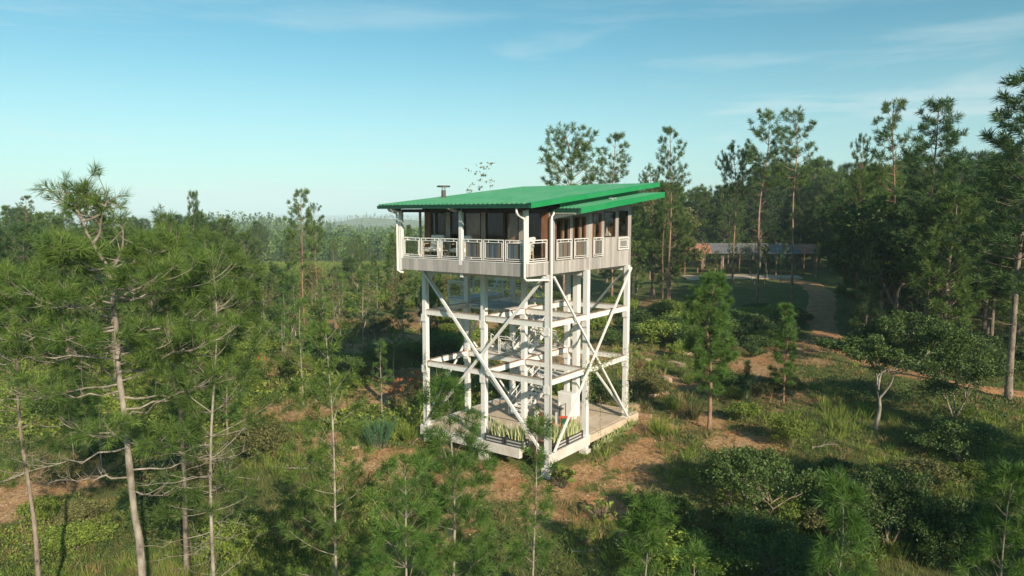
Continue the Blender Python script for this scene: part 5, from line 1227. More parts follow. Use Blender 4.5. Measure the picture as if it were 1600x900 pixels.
# climbing vines on the frame
def vine(p, q, n_, wd, label, seed, top=False, ls=0.10):
    r = np.random.default_rng(seed); T = TB(); p, q = np.array(p, float), np.array(q, float); t = np.linspace(0, 1, 16)[:, None]
    path = p + (q - p) * t + r.normal(0, wd * 0.35, (16, 3)) * [1, 1, 0.3]; T.limb(path, 0.014, 4)
    f = r.uniform(0, 1, (n_, 1)); c = p + (q - p) * f + r.normal(0, wd, (n_, 3)); T.leaves(c, ls, r, up=0.2)
    wpt = [TW(-0, 0)]
    t_ = empty('climbing_vine', (TX, TY, 0), -YAW); tag(t_, label, 'vine')
    link('stem', T.wood_mesh('stem', M['bark']), t_); link('leaves', T.leaf_mesh('leaves', M['leaf_bright']), t_)
vine((0.28, B * 0.42, Z2 + 0.3), (0.28, B * 0.80, Z2 + 0.5), 300, 0.20, 'leafy vine lying over the lower right beam of the tower', 171)
vine((0.26, BM, 2.2), (0.24, BM, Z2 + 0.6), 200, 0.15, 'vine climbing the middle leg on the right side', 172)
vine((0.2, B - 0.05, 0.2), (0.24, B, Z2 + 0.9), 260, 0.16, 'pale vine wrapping the far right leg', 173)
vine((-A + 0.22, -0.2, 0.4), (-A + 0.2, -0.2, Z2 + 0.8), 220, 0.10, 'thin vine climbing the far left leg', 174, ls=0.08)
vine((-A + 0.1, BM + 0.2, Z2), (-A + 0.1, BM, Z2 + 1.5), 160, 0.16, 'vine on the back left leg at the lower beam', 175)
vine((0.35, BM + 1.0, 0.3), (0.3, BM + 1.0, 2.4), 70, 0.08, 'hanging vine strand between the right legs', 176, ls=0.07)

# stone steps and rocks
def rock(x, y, sx, sy, sz, label, seed, name='rock', cat='rock', group=None, m='rock', sink=0.3):
    import bmesh
    bm = bmesh.new(); bmesh.ops.create_icosphere(bm, subdivisions=3, radius=1)
    r = np.random.default_rng(seed); o_ = r.uniform(0, 9, 3)
    for v in bm.verts:
        c = v.co; l_ = max(abs(c.x), abs(c.y), abs(c.z)); v.co = c * (0.55 + 0.45 / l_ * 0.8)
        f = 1 + 0.12 * math.sin(c.x * 5 + o_[0]) * math.sin(c.y * 6 + o_[1]) + 0.06 * math.sin(c.z * 9 + o_[2]); v.co *= f
        v.co.x *= sx; v.co.y *= sy; v.co.z *= sz
    me = bpy.data.meshes.new(name); bm.to_mesh(me); bm.free(); me.materials.append(M[m])
    return tag(link(name, me, None, ground_at(x, y, -sz * (1 - 2 * sink)), r.uniform(0, 3)), label, cat, group)
for i, (px, py, sx, sy, sz, lab) in enumerate([(1030, 618, 0.9, 0.35, 0.2, 'lowest long sandstone block of the stepped edging'), (1040, 596, 0.7, 0.4, 0.3, 'tilted sandstone slab in the middle of the stepped edging'),
        (1058, 572, 1.1, 0.4, 0.25, 'topmost long sandstone block of the stepped edging'), (1075, 555, 0.6, 0.3, 0.18, 'small stone above the stepped edging'), (990, 640, 0.9, 0.5, 0.28, 'pale block beside the far right tower leg'),
        (555, 700, 0.3, 0.2, 0.12, 'small stone near the feathery bush'), (1012, 565, 0.4, 0.3, 0.2, 'rough stone behind the far right tower leg')]):
    x, y = G(px, py); rock(x, y, sx, sy, sz, lab, 200 + i)
# brick-edged earth bed behind the right side of the slab
x, y = TW(0.9, 9.9); m_ = MB()
for k_ in range(14): m_.box(-1.5 + k_ * 0.215, -1.3 + k_ * 0.215, 0, 0.1, 0.0, 0.2, c=0.01)
o = m_.build('brick_edging', M['rock'], None); o.location = (x, y, hz1(x, y) - 0.02); o.rotation_euler = (0, 0, -YAW + R(8)); tag(o, 'row of sandy bricks edging the earth behind the slab', 'edging')

# ------------------------------------------------------------------ shelter behind the track
sx_, sy_ = AT(1165, 138); z0 = hz1(sx_, sy_)
sh = empty('open_shelter', (sx_, sy_, z0), R(-4)); sh.scale = (1, 1, 1.16); tag(sh, 'long open shelter with a weathered tin roof, rusty at its left end, behind the track', 'shelter')
hl = 12.5
for i in range(8):
    x = -hl + 0.6 + i * (2 * hl - 1.2) / 7
    for yy in (-2.6, 2.6):
        m_ = MB(); m_.box(x - 0.1, x + 0.1, yy - 0.1, yy + 0.1, -0.3, 3.5); m_.build('post', M['bark_red' if i % 3 == 2 else 'wood'], sh)
m_ = MB(); m_.box(-hl, hl, -2.7, -2.56, 3.5, 3.72); m_.box(-hl, hl, 2.56, 2.7, 3.5, 3.72); m_.build('wall_plate', M['wood_dark'], sh)
def shed(x0, x1, m, nm):
    m_ = MB(); x = x0; ys = [(-3.4, 3.58), (0, 5.05), (3.4, 3.58)]
    prof = []
    while x < x1 - 0.02: prof += [(x, 0), (min(x + .5, x1), 0), (min(x + .56, x1), .05), (min(x + .62, x1), 0.0)]; x += 0.62
    nn = len(prof); vs = [(a, y, z + dz) for y, z in ys for a, dz in prof]; fs = [(j * nn + i, j * nn + i + 1, (j + 1) * nn + i + 1, (j + 1) * nn + i) for j in range(2) for i in range(nn - 1)]
    m_.add(vs, fs); m_.add([(a, y, z + dz - 0.04) for y, z in ys for a, dz in prof], fs)
    m_.build(nm, M[m], sh)
shed(-hl - 0.4, -hl + 5.6, 'roof_rust', 'rusty_roof'); shed(-hl + 5.62, hl - 3.4, 'roof_grey', 'roof'); shed(hl - 3.38, hl + 0.4, 'roof_rust', 'rusty_roof')
m_ = MB(); m_.bar((-hl - .4, 0, 5.1), (hl + .4, 0, 5.1), 0.3, 0.06); m_.build('ridge_cap', M['roof_grey'], sh)
for x in (-7.5, -2.2, 5.5):
    m_ = MB(); m_.box(x - 0.8, x + 0.8, -0.4, 0.4, 0.70, 0.76); m_.box(x - 0.7, x - 0.6, -0.3, 0.3, 0, 0.70); m_.box(x + 0.6, x + 0.7, -0.3, 0.3, 0, 0.70); m_.build('work_bench', M['wood'], sh)
for x in range(-12, 13, 3):
    m_ = MB(); m_.bar((x, -3.3, 3.52), (x, 0, 4.96), 0.08, 0.12); m_.bar((x, 3.3, 3.52), (x, 0, 4.96), 0.08, 0.12); m_.build('rafter', M['wood_dark'], sh)

# ------------------------------------------------------------------ tree kinds for the middle distance and the forest
def proto(kind, T, mw, ml):
    return (T.wood_mesh('trunk', M[mw]), T.leaf_mesh('crown', M[ml]), kind)
pk_ = {}
pk_['tallA'] = (proto('tall', pine(301, 20, 0.15, cb=0.50, Rm=2.5, whorls=15, per=5, shape='round', tn=26, tl=0.50, tw=0.045, dead=10, deadlen=1.6, twig=0.6, per_twig=2, gap=0.36, branch_r=0.035, wob=0.012), 'bark_red', 'needle'), 20)
pk_['tallB'] = (proto('tall', pine(302, 20, 0.14, cb=0.62, Rm=2.4, whorls=12, per=5, shape='flat', tn=26, tl=0.50, tw=0.045, dead=8, deadlen=1.4, twig=0.55, per_twig=2, gap=0.38, branch_r=0.035, lean=(0.05, 0.0), wob=0.02), 'bark_red', 'needle'), 20)
pk_['tallC'] = (proto('tall', pine(303, 20, 0.17, cb=0.36, Rm=2.9, whorls=22, per=6, shape='bushy', tn=26, tl=0.52, tw=0.048, dead=8, deadlen=1.6, twig=0.6, per_twig=2, gap=0.15, branch_r=0.035, wob=0.012), 'bark', 'needle_dark'), 20)
pk_['tallD'] = (proto('tall', pine(304, 20, 0.17, cb=0.62, Rm=3.1, whorls=11, per=6, shape='flat', tn=26, tl=0.50, tw=0.045, dead=9, deadlen=1.8, twig=0.55, per_twig=2, gap=0.36, up=0.5, branch_r=0.045, wob=0.025), 'bark_red', 'needle'), 20)
pk_['denseA'] = (proto('dense', pine(311, 12, 0.15, cb=0.10, Rm=2.5, whorls=22, per=6, shape='cone', tn=22, tl=0.48, tw=0.040, dead=0, twig=0.6, per_twig=3, gap=0.05, branch_r=0.04), 'bark', 'needle'), 12)
pk_['denseB'] = (proto('dense', pine(312, 12, 0.15, cb=0.18, Rm=2.7, whorls=19, per=6, shape='round', tn=22, tl=0.50, tw=0.040, dead=2, twig=0.6, per_twig=3, gap=0.08, branch_r=0.04), 'bark', 'needle'), 12)
pk_['denseC'] = (proto('dense', pine(313, 12, 0.16, cb=0.28, Rm=3.0, whorls=17, per=6, shape='round', tn=22, tl=0.52, tw=0.042, dead=4, twig=0.65, per_twig=3, gap=0.1, branch_r=0.04, wob=0.02), 'bark', 'needle_dark'), 12)
pk_['youngA'] = (proto('young', pine(321, 6, 0.06, cb=0.35, Rm=1.0, whorls=11, per=4, shape='cone', tn=22, tl=0.32, tw=0.026, dead=6, deadlen=0.8, twig=0.42, per_twig=2, gap=0.25, wob=0.01), 'bark_pale', 'needle_young'), 6)
pk_['youngB'] = (proto('young', pine(322, 6, 0.06, cb=0.50, Rm=0.9, whorls=8, per=4, shape='round', tn=24, tl=0.34, tw=0.026, dead=5, deadlen=0.7, twig=0.40, per_twig=2, gap=0.2, wob=0.015), 'bark_pale', 'needle_young'), 6)
pk_['youngC'] = (proto('young', pine(323, 6, 0.06, cb=0.18, Rm=1.3, whorls=13, per=5, shape='cone', tn=24, tl=0.34, tw=0.028, dead=2, twig=0.40, per_twig=2, gap=0.1), 'bark', 'needle_young'), 6)
pk_['broadA'] = (proto('broad', broad(331, 9, 3.6, 0.2, nleaf=9000, leafsize=0.26, clump=0.8, clear=0.25, gap=0.0), 'bark', 'leaf'), 9)
pk_['broadB'] = (proto('broad', broad(332, 9, 3.2, 0.18, nleaf=6000, leafsize=0.26, clump=0.7, clear=0.2, gap=0.15), 'bark', 'leaf_olive'), 9)
pk_['bare'] = (proto('bare', broad(333, 6, 2.0, 0.13, nleaf=500, leafsize=0.16, clump=0.5, clear=0.35, gap=0.6, twist=0.7, depth=4), 'bark_pale', 'leaf_olive'), 6)
pk_['shrubA'] = (proto('shrub', broad(341, 2, 1.6, 0.05, nleaf=3200, leafsize=0.15, clump=0.4, multi=6, gap=0.05), 'bark', 'leaf_bright'), 2)
pk_['shrubB'] = (proto('shrub', broad(342, 2, 1.5, 0.05, nleaf=3200, leafsize=0.15, clump=0.4, multi=6, gap=0.05), 'bark', 'leaf'), 2)
pk_['shrubC'] = (proto('shrub', broad(343, 2, 1.4, 0.05, nleaf=2800, leafsize=0.14, clump=0.38, multi=6, gap=0.1), 'bark', 'leaf_olive'), 2)
NAME = {'tall': 'pine_tree', 'dense': 'pine_tree', 'young': 'young_pine', 'broad': 'broadleaf_tree', 'bare': 'bare_tree', 'shrub': 'leafy_bush'}
CATN = {'tall': 'tree', 'dense': 'tree', 'young': 'tree', 'broad': 'tree', 'bare': 'tree', 'shrub': 'bush'}
def plant(kind, x, y, H, label, group=None, rz=None, w=1.0, tilt=0.0, tdir=0.0):
    (mw, ml, k_), h0 = pk_[kind]
    s_ = H / h0; z = hz1(x, y) - 0.1
    t = empty(NAME[k_], (x, y, z), random.uniform(0, 6.28) if rz is None else rz); t.scale = (s_ * w, s_ * w, s_)
    if tilt: t.rotation_euler = (tilt * math.sin(tdir), tilt * math.cos(tdir), 0)
    tag(t, label, CATN[k_], group)
    link('trunk' if k_ != 'shrub' else 'stems', mw, t); link('crown' if k_ != 'shrub' else 'foliage', ml, t)
    return t
def plant_top(kind, px, d, py_top, label, group=None, **kw):
    x, y = AT(px, d); H = ztop(py_top, d) - hz1(x, y); return plant(kind, x, y, H, label, group, **kw)
G_T = 'tall pines standing above the forest'
plant_top('tallD', 882, 78, 203, 'tall pine with a wide open crown directly behind the roof', G_T, w=1.05, rz=0.4)
plant_top('tallA', 957, 95, 210, 'smaller tall pine right of the wide crown behind the roof', G_T, w=1.0)
plant_top('tallA', 1045, 88, 200, 'tall slim pine just right of the roof, reddish bare trunk to the bank', G_T, w=0.8, rz=2)
plant_top('tallB', 1037, 91, 285, 'shorter pine whose bare trunk stands close beside the slim tall one', G_T, w=0.7)
plant_top('tallD', 1145, 96, 229, 'tall pine with a small round crown, left of the two highest by the shelter', G_T, w=0.75)
plant_top('tallB', 1186, 90, 175, 'highest straight pine in front of the shelter', G_T, w=0.95, rz=1)
plant_top('tallB', 1243, 88, 174, 'tall pine leaning left, its pale trunk crossing the forest top', G_T, w=0.9, rz=3.1, tilt=-0.08)
plant_top('tallD', 1016, 130, 262, 'small dark pine top peeping right of the wide roof end', G_T, w=0.7)
plant_top('tallB', 1342, 72, 214, 'thin sparse pine with a flat little crown, left of the leaning dark one', G_T, w=0.55)
plant_top('tallA', 1408, 66, 157, 'leaning dark pine with ragged sparse limbs at the upper right', G_T, w=0.9, tilt=-0.07)
plant_top('tallC', 1452, 58, 158, 'tall full pine with a broad top and bare pale lower trunk at the right', G_T, w=1.05)
plant_top('tallC', 1592, 46, 112, 'tallest dark pine, cut by the right edge of the photo', G_T, w=1.25)
plant_top('denseC', 1545, 60, 268, 'dark crowned pine filling the gap left of the tallest one at the right edge', G_T)
plant_top('tallA', 45, 120, 306, 'small round-crowned tree on the skyline at the far left', 'trees breaking the left skyline', w=0.9)
plant_top('tallC', 305, 62, 300, 'narrow pine top on the skyline right of the crooked big pine', 'trees breaking the left skyline', w=0.55)
plant_top('tallA', 472, 66, 296, 'tall open pine with a bare pinkish trunk, alone left of the tower', 'trees breaking the left skyline', w=0.95, rz=0.5)
plant_top('tallB', 497, 74, 320, 'second skyline pine leaning against the alone-standing tall one', 'trees breaking the left skyline', w=0.7)
plant_top('denseA', 672, 62, 333, 'pointed pine seen through the balcony opening', 'trees breaking the left skyline', w=0.55)
plant_top('tallB', 617, 100, 352, 'flat-topped pine with thin trunk left of the tower deck', 'trees breaking the left skyline', w=0.8)
plant_top('denseA', 640, 150, 352, 'dark pointed conifer just left of the deck post', 'trees breaking the left skyline', w=0.9)
# thin bare sapling poking up behind the roof
x, y = AT(768, 52); T = broad(350, ztop(250, 52) - hz1(x, y), 1.3, 0.06, nleaf=110, leafsize=0.22, clump=0.4, clear=0.6, gap=0.7, depth=3, twist=0.4)
tree_thing('bare_tree', T, 'thin nearly leafless sapling rising behind the roof near the flue', 'tree', M['bark_pale'], M['leaf_olive'], (x, y, hz1(x, y)), 0)
x, y = AT(745, 56); T = broad(351, ztop(282, 56) - hz1(x, y), 0.9, 0.06, nleaf=300, leafsize=0.22, clump=0.4, clear=0.6, gap=0.4, depth=3, twist=0.5)
tree_thing('bare_tree', T, 'lower leafy sapling top just right of the flue', 'tree', M['bark_pale'], M['leaf_olive'], (x, y, hz1(x, y)), 0)

# the forest: each tree an object, nearest first
placed = []
SERIES = {}
def clear_of(x, y, r_):
    lx, ly = tloc(x, y)
    if -3 < lx < 12 and -4 < ly < 13: return False
    for (a, b, c) in placed:
        if (a - x) ** 2 + (b - y) ** 2 < (r_ + c) ** 2 * 0.5: return False
    return True
rw = np.array([[*p] for p in road_pts])
def off_road(x, y, m_=4.0):
    for (a, b), (c, d_) in zip(rw[:-1], rw[1:]):
        t = max(0, min(1, ((x - a) * (c - a) + (y - b) * (d_ - b)) / ((c - a) ** 2 + (d_ - b) ** 2)))
        if math.hypot(x - a - t * (c - a), y - b - t * (d_ - b)) < m_: return False
    return True
def scatter(n_, pxr, dr, kinds, Hr, label, group, sp=1.8, topf=None, w=(0.85, 1.15), avoid_road=True, dpow=1.0, accept=None):
    k_ = 0; tries = 0
    while k_ < n_ and tries < n_ * 40:
        tries += 1
        px = random.uniform(*pxr); d = dr[0] + (dr[1] - dr[0]) * random.random() ** dpow
        x, y = AT(px, d)
        if accept and not accept(px, d, x, y): continue
        if not clear_of(x, y, sp) or (avoid_road and not off_road(x, y, 3.0)): continue
        H = random.uniform(*Hr)
        if topf is not None:
            H = min(Hr[1] * 1.25, max(Hr[0] * 0.6, ztop(topf(px) + random.uniform(-12, 16), d) - hz1(x, y)))
        kd = random.choice(kinds)
        lab = label[kd] if isinstance(label, dict) else label
        o = plant(kd, x, y, H, lab, group, w=random.uniform(*w)); placed.append((x, y, sp)); k_ += 1
        SERIES.setdefault((group, lab), []).append((x / y, o))
def lab(base, kinds):
    d_ = {'denseA': 'cone-shaped pine ', 'denseB': 'round-crowned pine ', 'denseC': 'dark bushy pine ', 'tallA': 'high-crowned pine ', 'tallB': 'thin flat-topped pine ', 'tallC': 'tall full-crowned pine ', 'tallD': 'wide-topped pine ',
          'youngA': 'slender young pine ', 'youngB': 'tuft-topped young pine ', 'youngC': 'bushy young pine ', 'broadA': 'dense broadleaf tree ', 'broadB': 'olive broadleaf tree ', 'bare': 'pale bare-limbed tree ',
          'shrubA': 'bright green bush ', 'shrubB': 'dark green bush ', 'shrubC': 'olive bush '}
    return {k_: d_[k_] + base for k_ in kinds}
def go(n_, pxr, dr, kinds, Hr, base, group, **kw): scatter(n_, pxr, dr, kinds, Hr, lab(base, set(kinds)), group, **kw)
# right-hand forest: skyline falls and rises with x
def sky_r(px): return float(np.interp(px, [980, 1050, 1090, 1130, 1200, 1270, 1300, 1400, 1500, 1600], [305, 290, 305, 300, 265, 262, 270, 262, 262, 240]))
def not_front_of_shelter(px, d, x, y): return not (1050 < px < 1275 and d < 122)
go(46, (985, 1300), (146, 190), ['denseA', 'denseB', 'denseC', 'denseB', 'tallC'], (10, 20), 'in the forest behind the shelter', 'forest behind the open shelter', sp=3.0, topf=sky_r)
go(22, (1345, 1640), (92, 135), ['denseA', 'denseC', 'tallC', 'denseB'], (12, 20), 'far back in the dark wood', 'back of the dark wood at the right', sp=3.0, topf=sky_r)
go(30, (1375, 1650), (54, 90), ['denseC', 'broadA', 'denseA', 'denseB'], (8, 13), 'in the dark wood right of the track', 'front of the dark wood right of the track', sp=2.2, topf=lambda p: sky_r(p) + 45)
go(9, (985, 1055), (92, 116), ['broadB', 'denseB', 'broadA', 'broadB'], (7, 12), 'between the tower and the open shelter', 'trees left of the open shelter', sp=2.6, topf=lambda p: 330)
go(12, (1070, 1290), (112, 132), ['bare', 'youngB', 'tallB'], (5, 8), 'on the sand before the shelter', 'thin trees before the open shelter', sp=1.5)
go(14, (700, 1000), (105, 150), ['denseB', 'denseA', 'broadB', 'denseC'], (7, 11), 'behind the tower deck', 'trees behind the tower deck', sp=3.0, topf=lambda p: 350)
go(9, (1328, 1390), (72, 100), ['denseC', 'denseB', 'denseA'], (9, 14), 'at the edge of the wood by the track', 'edge of the wood by the track', sp=1.8, topf=lambda p: 285)
go(12, (1230, 1420), (150, 200), ['denseC', 'denseB', 'denseA'], (12, 20), 'in the far gap above the track', 'trees in the far gap above the track', sp=3.0, topf=sky_r)
# left forest
def sky_l(px): return float(np.interp(px, [-40, 0, 130, 240, 340, 400, 450, 520, 600, 700], [328, 332, 345, 350, 350, 358, 366, 374, 374, 366]))
go(22, (-30, 330), (50, 90), ['denseA', 'denseB', 'denseC', 'denseB', 'tallC'], (7, 13), 'in the near left forest', 'near part of the left forest', sp=2.3, topf=lambda p: sky_l(p) + 14)
go(24, (-30, 390), (92, 150), ['denseA', 'denseB', 'denseC', 'denseB'], (8, 13), 'in the middle left forest', 'middle of the left forest', sp=2.8, topf=sky_l)
go(22, (-30, 430), (150, 235), ['denseA', 'denseB', 'denseC'], (9, 14), 'at the back of the left forest', 'back of the left forest', sp=3.2, topf=lambda p: sky_l(p) - 4)
go(30, (395, 680), (42, 105), ['youngA', 'youngB', 'youngC', 'youngA', 'youngB'], (3.8, 7.0), 'in the bright scrub left of the tower', 'saplings in the bright scrub', sp=1.0, w=(0.8, 1.1))
go(6, (20, 400), (30, 44), ['youngC', 'youngA', 'denseB', 'youngC'], (4, 6.5), 'on the slope behind the crooked pine', 'young trees behind the big pine', sp=1.4)
go(12, (385, 640), (50, 95), ['bare'], (3.5, 6.5), 'in the scrub left of the tower', 'bare white trees in the scrub', sp=1.6)
go(8, (400, 700), (60, 110), ['broadA', 'broadB'], (4.5, 7), 'in the bright scrub left of the tower', 'broadleaf trees in the scrub', sp=2.0)
go(16, (430, 700), (200, 270), ['denseA', 'denseB', 'denseC'], (5, 8), 'across the clearing beyond the scrub', 'trees across the clearing', sp=3.2)
go(10, (420, 700), (110, 185), ['denseA', 'denseB', 'tallB'], (4, 8), 'standing loose in the clearing', 'loose trees in the clearing', sp=3.2)
# shrubs
go(56, (380, 720), (50, 130), ['shrubA', 'shrubA', 'shrubC', 'shrubA', 'shrubA'], (0.8, 2.0), 'in the scrub left of the tower', 'bushes in the scrub left of the tower', sp=1.0, w=(1.0, 1.6))
go(34, (985, 1255), (60, 84), ['shrubA', 'shrubB', 'shrubA', 'shrubB'], (1.5, 2.6), 'in the leafy bank before the shelter', 'bushes of the leafy bank', sp=0.9, w=(1.1, 1.6))
go(26, (0, 400), (24, 60), ['shrubA', 'shrubB', 'shrubC'], (1.0, 2.2), 'under the pines on the left', 'bushes under the pines on the left', sp=0.9, w=(0.9, 1.5))
go(20, (700, 1000), (60, 100), ['shrubA', 'shrubC', 'shrubB'], (1.2, 2.4), 'seen between the tower legs', 'bushes behind the tower', sp=1.0, w=(0.9, 1.4))
go(18, (1330, 1620), (52, 70), ['shrubB', 'shrubC', 'shrubB'], (1.0, 2.2), 'in the shade beside the track', 'bushes in the shade beside the track', sp=1.0, w=(0.9, 1.4))
go(9, (1000, 1250), (42, 66), ['shrubC', 'shrubA', 'shrubC'], (0.7, 1.4), 'on the open earth right of the tower', 'small bushes on the open earth', sp=0.8)
go(22, (960, 1620), (19, 33), ['shrubB', 'shrubB', 'shrubA', 'shrubC'], (0.8, 1.9), 'in the shaded lower right', 'bushes at the lower right', sp=0.8, w=(0.9, 1.4))
NUM = 'second third fourth fifth sixth seventh eighth ninth tenth eleventh twelfth thirteenth fourteenth fifteenth sixteenth seventeenth eighteenth nineteenth twentieth twenty-first twenty-second twenty-third twenty-fourth twenty-fifth'.split()
ORD = ['leftmost'] + [q_ + ' from the left' for q_ in NUM]
OR2 = ['rightmost'] + [q_ + ' from the right' for q_ in NUM]
for (g_, lab_), lst in SERIES.items():
    lst.sort(key=lambda t: t[0]); n_ = len(lst)
    if n_ == 1: continue
    for i, (_, o) in enumerate(lst): o['label'] = lab_ + ', ' + (ORD[i] if i < (n_ + 1) // 2 else OR2[n_ - 1 - i])
# trees beside and behind the viewer, whose long shadows cross the lower right
G_S = 'pines beside the viewpoint'
SHL = []
for i, (x, y, H, kd) in enumerate([(19, 4, 13, 'denseB'), (24, -2, 15, 'denseC'), (29, 4, 16, 'denseB'), (33, -4, 17, 'tallC'), (27, 9, 10, 'denseC'), (37, 12, 17, 'denseB'), (42, 2, 18, 'tallC'), (32, 18, 11, 'denseC'), (21, -10, 15, 'tallC'), (64, 40, 20, 'denseC'), (70, 52, 20, 'denseB'), (60, 26, 19, 'denseC'), (74, 62, 20, 'denseC'), (17, 10, 8, 'denseB'), (15, -6, 13, 'denseC')]):
    SH = plant(kd, x, y, H, 'pine off to the right shading the lower right ground', G_S); SHL.append((x / (y + 40), SH))

SHL.sort(key=lambda t: t[0])
for i, (_, o) in enumerate(SHL): o['label'] = 'pine off to the right shading the lower right ground, ' + ORD[i]

# ------------------------------------------------------------------ far-off woods on the hills: one mass
def far_wood():
    r = np.random.default_rng(500); T = TB(); n_ = 15000
    d = 240 * (2400 / 240) ** (r.uniform(0, 1, n_) ** 0.8); a = r.uniform(-0.78, 0.66, n_)
    x = d * np.tan(a) * 0.98; y = d
    kp = d > 275 + 60 * vnoise(x, y, 55, 91) + 30 * vnoise(x, y, 18, 92); kp &= (vnoise(x, y, 90, 93) > -0.55) | (d > 600)
    x, y, d = x[kp], y[kp], d[kp]; n_ = len(x)
    z = hgt(x, y); H = r.uniform(5, 14, n_) * np.where(d > 900, 1.15, 1)
    cnt = np.where(d < 420, 90, np.where(d < 800, 40, 20)); base = np.repeat(np.arange(n_), cnt); m_ = len(base)
    t = r.uniform(0, 1, m_) ** 0.9; az = r.uniform(0, 6.3, m_); kind = r.uniform(0, 1, n_)
    rad = np.where(kind[base] < 0.5, (1 - t) ** 0.8, np.sin(np.pi * (0.15 + 0.8 * t)) ** 0.7) * H[base] * 0.22 * r.uniform(0.3, 1.1, m_)
    c = np.stack([x[base] + np.cos(az) * rad, y[base] + np.sin(az) * rad, z[base] + H[base] * (0.18 + 0.80 * t)], 1)
    T.leaves(c, 1.0, r, up=0.3, aspect=0.8, tint=r.uniform(0, 1, n_)[base])
    sz = np.where(d < 420, 1.0, np.where(d < 800, 1.6, 2.6))[base]
    V = T.lv[0].reshape(-1, 4, 3); V = (V - c[:, None]) * sz[:, None, None] + c[:, None]; T.lv[0] = V.reshape(-1, 3)
    me = T.leaf_mesh('distant_forest', M['needle'])
    tag(link('distant_forest', me), 'far-off pine forest covering the hazy hills', 'forest', kind='stuff')
far_wood()

# ------------------------------------------------------------------ ground cover
def scatter_pts(r, n_, xr, yr, power=1.0):
    y = yr[0] + (yr[1] - yr[0]) * r.uniform(0, 1, n_) ** power
    half = (y * 0.80 + 3); x = r.uniform(-1, 1, n_) * half
    return x, y
def keep_off(x, y, lim, r, road_m=1.6):
    s_ = soil(x, y); lx, ly = tloc(x, y); rr_ = r.uniform(0, 1, len(x))
    k_ = (r.uniform(0, 1, len(x)) > s_ * lim) & ~((lx > -0.4) & (lx < A + 0.6) & (ly > -0.2) & (ly < B + 1.8))
    for (a, b), (c, d_) in zip(rw[:-1], rw[1:]):
        t = np.clip(((x - a) * (c - a) + (y - b) * (d_ - b)) / ((c - a) ** 2 + (d_ - b) ** 2), 0, 1)
        k_ &= np.hypot(x - a - t * (c - a), y - b - t * (d_ - b)) > road_m * (0.75 + 0.5 * rr_)
    return k_
def grass():
    r = np.random.default_rng(600)
    for nm, cnt, dr, bl_, hh, wd, ml, lim, pw, label in (
            ('grass', 52000, (13, 60), 6, (0.15, 0.5), 0.016, 'leaf_olive', 1.05, 1.5, 'rough green and olive grass over the slope'),
            ('tall_grass', 9000, (13, 62), 16, (0.4, 0.95), 0.018, 'leaf_bright', 1.15, 1.4, 'taller bright grass clumps among the low growth'),
            ('dry_grass', 9500, (14, 75), 12, (0.25, 0.7), 0.020, 'leaf_straw', 0.55, 1.3, 'straw-coloured dry grass on the bare earth')):
        x, y = scatter_pts(r, cnt, None, dr, pw); k_ = keep_off(x, y, lim, r)
        if nm == 'tall_grass': k_ &= vnoise(x, y, 4, 61) > -0.05
        if nm == 'dry_grass': k_ &= (soil(x, y) > 0.05) | (vnoise(x, y, 5, 62) > 0.35)
        x, y = x[k_], y[k_]; m_ = len(x); z = hgt(x, y)
        c = np.repeat(np.stack([x, y, z - 0.03], 1), bl_, 0); H = np.repeat(r.uniform(*hh, m_) * (0.75 + 0.35 * vnoise(x, y, 3, 63)), bl_) * r.uniform(0.6, 1.1, m_ * bl_)
        a = r.uniform(0, 6.3, m_ * bl_); sp = H * r.uniform(0.1, 0.8, m_ * bl_)
        base = c + np.stack([np.cos(a), np.sin(a), 0 * a], 1) * (0.10 * r.uniform(0, 1, m_ * bl_))[:, None]
        tip = base + np.stack([np.cos(a) * sp, np.sin(a) * sp, H], 1)
        T = TB(); dist = np.repeat(y, bl_)
        T.blades(base, tip, wd * np.clip(dist / 28, 0.7, 2.2), r, tint=np.clip(np.repeat(r.uniform(0, 1, m_), bl_) * 0.6 + r.uniform(0, .4, m_ * bl_), 0, 1))
        tag(link(nm, T.leaf_mesh(nm, M[ml])), label, 'grass', kind='stuff')
grass()
